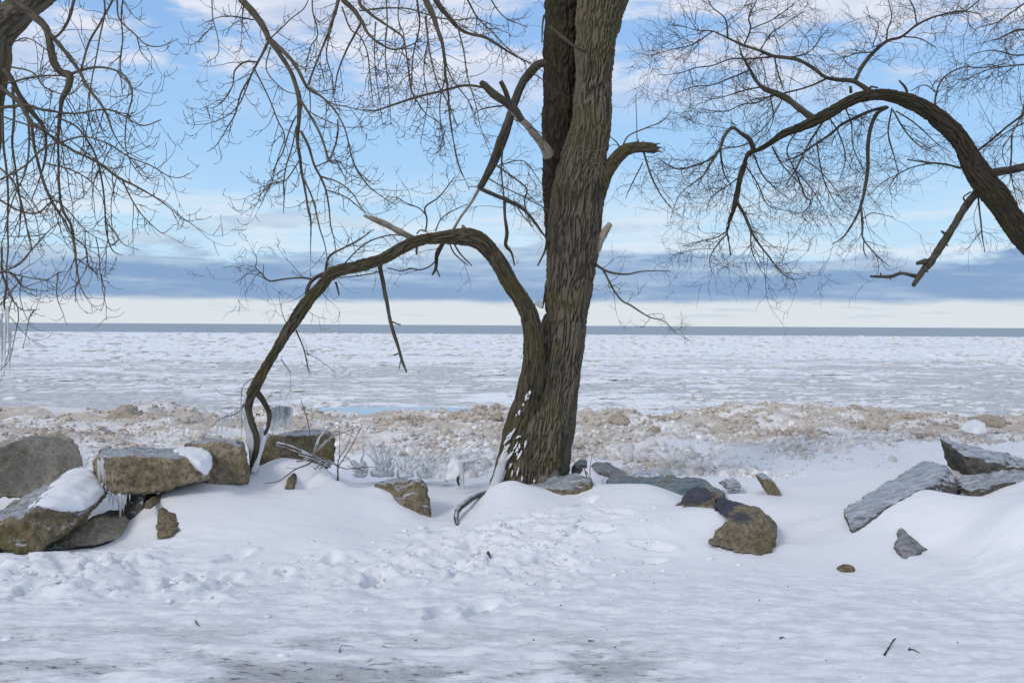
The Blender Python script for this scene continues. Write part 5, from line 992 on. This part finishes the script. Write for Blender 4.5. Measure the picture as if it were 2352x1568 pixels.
snowc = hull_mesh([pts('R3', [(98, 1418, 9.0), (112, 1405, 9.0), (130, 1400, 9.02), (150, 1420, 9.0), (140, 1445, 8.98), (122, 1432, 8.97), (120, 1410, 9.1)])], .008, 3); snowc.materials.clear(); snowc.materials.append(M_SNOW); displace(snowc, lambda a: .006*fbm(a*30, 2)); link('snow_clump', snowc, ct_.root)
# ice on the broken end of the arching limb
ice_tube('ice_coat', 'Rs', [(470, 300, 70), (460, 420, 95), (490, 600, 110), (520, 760, 130), (540, 900, 110), (530, 1040, 80), (545, 1130, 100)], 8.28, 8.32, M_ICE, limb, 'clear ice around the broken end of the limb')
ice_tube('ice_coat', 'Rs', [(600, 640, 40), (640, 720, 70), (600, 860, 90), (560, 1000, 90), (530, 1120, 70)], 8.36, 8.3, M_ICEW, limb)
for L, y in [([(555, 92, 9), (480, 130, 9), (410, 210, 9), (400, 320, 8), (405, 480, 8), (410, 620, 7), (395, 770, 4)], 8.2), ([(430, 385, 20), (390, 450, 16), (310, 500, 13), (230, 520, 12), (120, 570, 6)], 8.2), ([(400, 280, 6), (290, 290, 6), (180, 265, 5), (100, 200, 3)], 8.2), ([(690, 400, 16), (745, 398, 4)], 8.3), ([(560, 490, 16), (605, 525, 6)], 8.3), ([(660, 350, 8), (700, 320, 6), (740, 250, 3)], 8.3), ([(540, 250, 24), (520, 300, 14), (490, 340, 8)], 8.15), ([(560, 240, 18), (590, 300, 12), (620, 330, 6)], 8.15)]:
    ct_.add('branch', 'Rs', L, y, None, M_BARKR, limb, 0)
def icicle(reg, x, y, L_, wpx, Y, parent, mat=M_ICE, lean=0.0):
    k = 7; tt = np.linspace(0, 1, k); a = P(reg, x, y, Y); s_ = REG[reg][2]*Y/FPX; ln = L_*s_
    path = np.stack([a[0]+lean*tt*ln, np.full(k, a[1]), a[2]-tt*ln], -1); r = wpx*s_/2*(1-tt)**.8*(1+.18*np.sin(tt*23+x))+.0006
    V, F, bc, h = tube(path, r, 7); return link('icicle', mesh_np('icicle', V, quads_fix(F), mat), parent)
for i in range(20):
    x = 100+i*16+rng.uniform(-11, 11); icicle('Rs', x, 575-.62*max(0, x-120)+rng.uniform(-3, 12), 50+230*rng.random()**1.3, rng.uniform(9, 26), 8.2+rng.uniform(-.05, .05), limb, M_ICEC)
# frozen curtain hanging right of the broken limb
cur = empty('ice_curtain', P('Rs', 830, 700, 8.75)); tag(cur, 'curtain of fused icicles right of the broken limb end', 'ice')
for i in range(26):
    x = 722+i*9+rng.uniform(-3, 3); yt = 455-45*math.sin((x-722)/235*math.pi)**.5+rng.uniform(-8, 10); icicle('Rs', x, yt, rng.uniform(110, 300), rng.uniform(22, 64), 8.75+rng.uniform(-.07, .07), cur, M_ICEC)
# icicles under the bench-like slab
def mesh_part_root(o): o['_w'] = tuple(o.location); return o
mesh_part_root(slab_table) if slab_table.type == 'MESH' else None
bench = [o for o in C.objects if o.get('label', '').startswith('thick flat concrete slab')][0]; mesh_part_root(bench)
for x, y, L_, wv in [(690, 640, 60, 16), (715, 660, 70, 16), (740, 700, 85, 22), (765, 700, 120, 28), (788, 702, 80, 18), (812, 704, 205, 40), (835, 704, 150, 26), (850, 705, 90, 20), (876, 704, 60, 14)]:
    icicle('R5', x, y-10, L_, wv, 7.63, bench)
for i in range(16): icicle('R5', 665+i*8+rng.uniform(-3, 3), 455+rng.uniform(-8, 30), rng.uniform(90, 200), rng.uniform(12, 24), 7.66-.006*i, bench)
# frozen hanging twigs at the left edge
fr = empty('ice_curtain', P('F', 8, 880, 7.3)); tag(fr, 'ice-coated twig tips dangling at the left edge', 'ice')
for i in range(10): icicle('F', -14+i*4+rng.uniform(-2, 2), 700+rng.uniform(0, 60), rng.uniform(70, 130), rng.uniform(5, 10), 7.3+rng.uniform(-.06, .06), fr, M_ICE, rng.uniform(-.05, .08))

# ---- iced bushes
bush = Tree('bare_bush', 'bare bush with ice-sheathed stems before the dark mossy block', P('Rs', 1460, 1280, 8.3), 'fine', M_TWIG)
for L, y0, y1, ice in [
    ([(1175, 960, 9), (1130, 600, 9), (1055, 335, 6)], 8.3, 8.2, 0), ([(1370, 1065, 18), (1260, 1000, 22), (1160, 950, 24), (1040, 900, 26), (900, 845, 26), (790, 815, 22)], 8.3, 8.15, 1),
    ([(1200, 975, 14), (1150, 1030, 16), (1000, 1090, 14), (900, 1160, 12), (800, 1230, 10), (650, 1250, 7)], 8.3, 8.0, 0), ([(1460, 1290, 26), (1455, 1100, 18), (1470, 980, 12), (1560, 840, 9), (1630, 640, 6)], 8.3, 8.25, 0),
    ([(1460, 1065, 12), (1600, 850, 10), (1725, 610, 6)], 8.3, 8.4, 0), ([(1470, 980, 8), (1475, 640, 5)], 8.3, 8.3, 0), ([(1455, 1065, 12), (1380, 1020, 12), (1270, 980, 14)], 8.3, 8.3, 1),
    ([(1465, 1070, 12), (1550, 1095, 11), (1650, 1085, 10), (1790, 1140, 6)], 8.3, 8.2, 0), ([(1650, 1090, 8), (1760, 1075, 8), (1900, 1082, 5)], 8.25, 8.2, 0), ([(1180, 935, 9), (1260, 860, 8), (1400, 740, 8), (1620, 660, 6)], 8.3, 8.4, 1), ([(1530, 700, 7), (1640, 750, 5)], 8.38, 8.4, 0),
    ([(1195, 920, 8), (1250, 760, 10), (1350, 640, 7)], 8.3, 8.45, 1), ([(1250, 1010, 14), (1150, 960, 16), (1030, 930, 14)], 8.25, 8.1, 1), ([(1280, 1000, 10), (1220, 1090, 9), (1190, 1085, 5)], 8.25, 8.2, 1), ([(1330, 1040, 10), (1250, 1100, 8)], 8.25, 8.15, 1), ([(1000, 1090, 8), (960, 1090, 6), (890, 1085, 4)], 8.1, 8.0, 0), ([(1160, 950, 14), (1080, 1000, 12), (1000, 1015, 9)], 8.2, 8.2, 1)]:
    b_ = bush.add('stem', 'Rs', L, y0, y1, M_TWIG, None, .8)
    if ice: ice_tube('ice_coat', 'Rs', [(x, y, ww*1.35+10) for x, y, ww in L], y0+.01, y1+.01, M_ICE, b_, None, 9, .3)
fine_twigs(bush, 'twigs', 3.0, M_TWIG, bush.root, .12, .0, 1, 1)
def iced_clump(label, cx, cy, w_, h_, Y, n, lean=0.0):
    root_ = tag(empty('iced_shrub', P('R6', cx, cy, Y)), label, 'shrub', 'ice-crusted shrubs left of the trunk'); s_ = .32*Y/FPX
    for i in range(n):
        u = (i+.5)/n*2-1; ang = u*.5+lean+rng.normal(0, .38); ln = h_*s_*(.22+.78*rng.random()**1.6)*(1-.2*abs(u)); k = 8; tt = np.linspace(0, 1, k)
        a = P('R6', cx+u*w_*.32+rng.uniform(-8, 8), cy+rng.uniform(-10, 14), Y+rng.uniform(-.2, .2))
        path = np.stack([a[0]+np.sin(ang*(.5+.8*tt))*ln*tt, a[1]+rng.uniform(-.2, .2)*ln*tt, a[2]+np.cos(ang)*ln*tt], -1)+.03*np.stack([perlin(P3(tt*4, i*3.3+cx, q*4.)) for q in range(3)], -1)*tt[:, None]
        r = (rng.uniform(.006, .019)*(1-tt)**.8+.002)*(1+.25*np.sin(tt*11+i))
        V, F, bc, h = tube(path, r, 8); V = V+.006*rng.normal(size=V.shape)*.5; link('ice_stalk', mesh_np('ice_stalk', V, quads_fix(F), M_ICEW), root_)
        V, F, bc, h = tube(path[:5], np.full(5, .002), 5); link('stem', mesh_np('stem', V, quads_fix(F), M_TWIG), root_)
    # frozen foot
    me = hull_mesh([[P('R6', cx+dx*w_*.5, cy+dy, Y+q) for dx, dy, q in ((-1, 30, 0), (1, 30, 0), (-.8, -h_*.16, .1), (.7, -h_*.2, .1), (0, -h_*.3, .15), (-.7, 30, .35), (.7, 30, .35), (0, 40, -.1))]], .016, 3)
    displace(me, lambda a: .035*fbm(a*9, 3)+.012*np.abs(perlin(a*30))); me.materials.clear(); me.materials.append(M_ICEW); link('ice_foot', me, root_)
iced_clump('leftmost ice-crusted shrub beside the bare bush', 965, 735, 110, 190, 9.6, 16, -.05)
iced_clump('tallest ice-crusted shrub with a fan of upright stalks', 1130, 730, 170, 275, 9.7, 28, 0)
iced_clump('ice-crusted shrub with stalks leaning right', 1290, 740, 130, 220, 9.6, 16, .22)
iced_clump('ice-crusted shrub swept flat to the right', 1440, 735, 120, 190, 9.7, 14, .55)
iced_clump('low greenish lump of iced shrub beside the frozen stump', 1560, 770, 110, 110, 9.4, 8, .3)
st = tag(empty('frozen_stump', P('R6', 1650, 800, 9.2)), 'frozen stump shaped like a peak with icicles on its right arm', 'stump')
me = hull_mesh([pts('R6', [(1580, 800, 9.2), (1600, 700, 9.2), (1622, 625, 9.25), (1645, 660, 9.2), (1700, 665, 9.2), (1690, 720, 9.15), (1670, 800, 9.15), (1630, 620, 9.4), (1690, 800, 9.4)])], .014, 3); displace(me, lambda a: .02*fbm(a*12, 3)); me.materials.clear(); me.materials.append(M_ICEW); link('ice_body', me, st)
ice_tube('ice_arm', 'R6', [(1660, 680, 46), (1720, 668, 34), (1780, 655, 26), (1840, 640, 12)], 9.2, 9.3, M_ICEW, st, None, 12)
ice_tube('ice_leg', 'R6', [(1690, 680, 40), (1700, 760, 30), (1702, 830, 26), (1708, 885, 14)], 9.15, 9.1, M_ICE, st, None, 10)
for i in range(9): icicle('R6', 1700+i*11, 668-i*1.8, rng.uniform(70, 150)*(1-i*.05), rng.uniform(10, 18), 9.2+i*.008, st)
ice_tube('dark_core', 'R6', [(1672, 770, 12), (1668, 800, 22), (1680, 838, 12)], 9.1, 9.08, M_BARKR, st, None, 8)
fs_ = tag(empty('iced_sprouts', P('F', 1160, 1050, 9.3)), 'ghostly iced sprouts against the left side of the trunk', 'ice')
for i in range(9):
    x0 = 1150+i*4.; ice_tube('ice_stalk', 'F', [(x0-4, 1075, 10), (x0+rng.uniform(-4, 6), 1020, 9), (x0+8+rng.uniform(-3, 10), 965+rng.uniform(-8, 30), 3)], 9.35, 9.4, M_ICE, fs_, None, 7, .4)

# ------------------------------------------------------------------ small things on the snow
def on_ground(fx, fy):
    Y = 1.6*FPX/(fy-747)
    for _ in range(12):
        q = P('F', fx, fy, Y); z = gz(q[0], q[1]); Y = Y+(q[2]-z)/((1.6-q[2])/Y+1e-6)*.8
    q = P('F', fx, fy, Y); q[2] = gz(q[0], q[1]); return q
def stick(label, pxs, wpx, forks=()):
    root_ = tag(empty('fallen_twig', on_ground(*pxs[0])), label, 'twig', 'twigs lying on the snow')
    def one(nm, pp, ww):
        path = np.array([on_ground(*p_)+np.array([0, 0, .006]) for p_ in pp]); path = catmull(path, .02); k = len(path)
        r = np.linspace(ww, ww*.5, k)*path[:, 1].mean()/FPX/2*(1+.2*np.sin(np.arange(k)*1.3)); tube_obj(nm, path, r, 6, M_BARKD, root_)
    one('twig_body', pxs, wpx)
    for f in forks: one('side_shoot', f, wpx*.7)
stick('longer forked twig lying on the snow at lower right', [(2031, 1506), (2042, 1488), (2050, 1474), (2058, 1468)], 4.2, [[(2050, 1474), (2053, 1469)]])
stick('short dark twig lying right of the forked twig', [(2086, 1492), (2098, 1495), (2112, 1501)], 4.0, [[(2088, 1493), (2090, 1489)]])
stick('tiny curved twig on the path below the blue-painted block', [(1791, 1468), (1797, 1465), (1802, 1466)], 3)
stick('tiny bent twig on the path at lower left', [(449, 1427), (452, 1434), (459, 1439)], 3)
stick('tiny dark twig on the path right of centre', [(1352, 1473), (1358, 1470), (1366, 1471)], 3)
stick('thin wiry twig near the icy patch', [(780, 1500), (783, 1488), (792, 1484), (815, 1486)], 2)
stick('dark sliver of bark stuck in the trodden snow near the trunk', [(1121, 1276), (1126, 1282)], 7)
# clods of loose snow kicked up before the tree
N = 900; cx_ = np.concatenate([rng.normal(.05, .6, 450), rng.normal(-1.8, 1.4, 450)]); cy_ = np.concatenate([rng.normal(7.0, .5, 450), rng.normal(6.15, .45, 450)])
cs = .006+.030*rng.random(N)**4; cz = ground_h(cx_, cy_)-cs*.05
V, F = lumps(P3(cx_, cy_, cz), cs, rng.uniform(.35, .6, N), .9, seed=9)
tag(link('snow_clods', mesh_np('snow_clods', V, F, M_SNOW)), 'loose clods of kicked-up snow before the trunk', 'snow', kind='stuff')
# crumbs of bark and grit on the worn ice
N = 130; cx_ = rng.normal(-.2, 1.5, N); cy_ = rng.uniform(4.2, 6.6, N)**1.0; cs = .002+.005*rng.random(N)**3; V, F = lumps(P3(cx_, cy_, ground_h(cx_, cy_)+cs*.3), cs, rng.uniform(.3, .6, N), .5, seed=10)
tag(link('bark_crumbs', mesh_np('bark_crumbs', V, F, M_TWIG)), 'scattered dark crumbs of bark on the snow', 'debris', kind='stuff')
# dry stalks in the snow pocket by the trunk
ds = tag(empty('dry_weed', P('R7', 1000, 690, 8.6)), 'dry weed stalks in the snow beside the trunk', 'weed')
for L in ([(1020, 690, 5), (1022, 620, 4), (1035, 540, 2)], [(1010, 680, 5), (985, 640, 5), (975, 610, 3)], [(1000, 690, 6), (990, 655, 8), (1005, 665, 4)], [(960, 695, 6), (1000, 692, 6), (1030, 695, 3)]):
    W = np.array([np.append(P('R7', x, y, 8.5), WID('R7', ww, 8.5)/2) for x, y, ww in L]); c4 = catmull(W, .015); tube_obj('stalk', c4[:, :3], c4[:, 3], 5, M_BARKD, ds)
for o in C.objects:
    if '_w' in o: del o['_w']
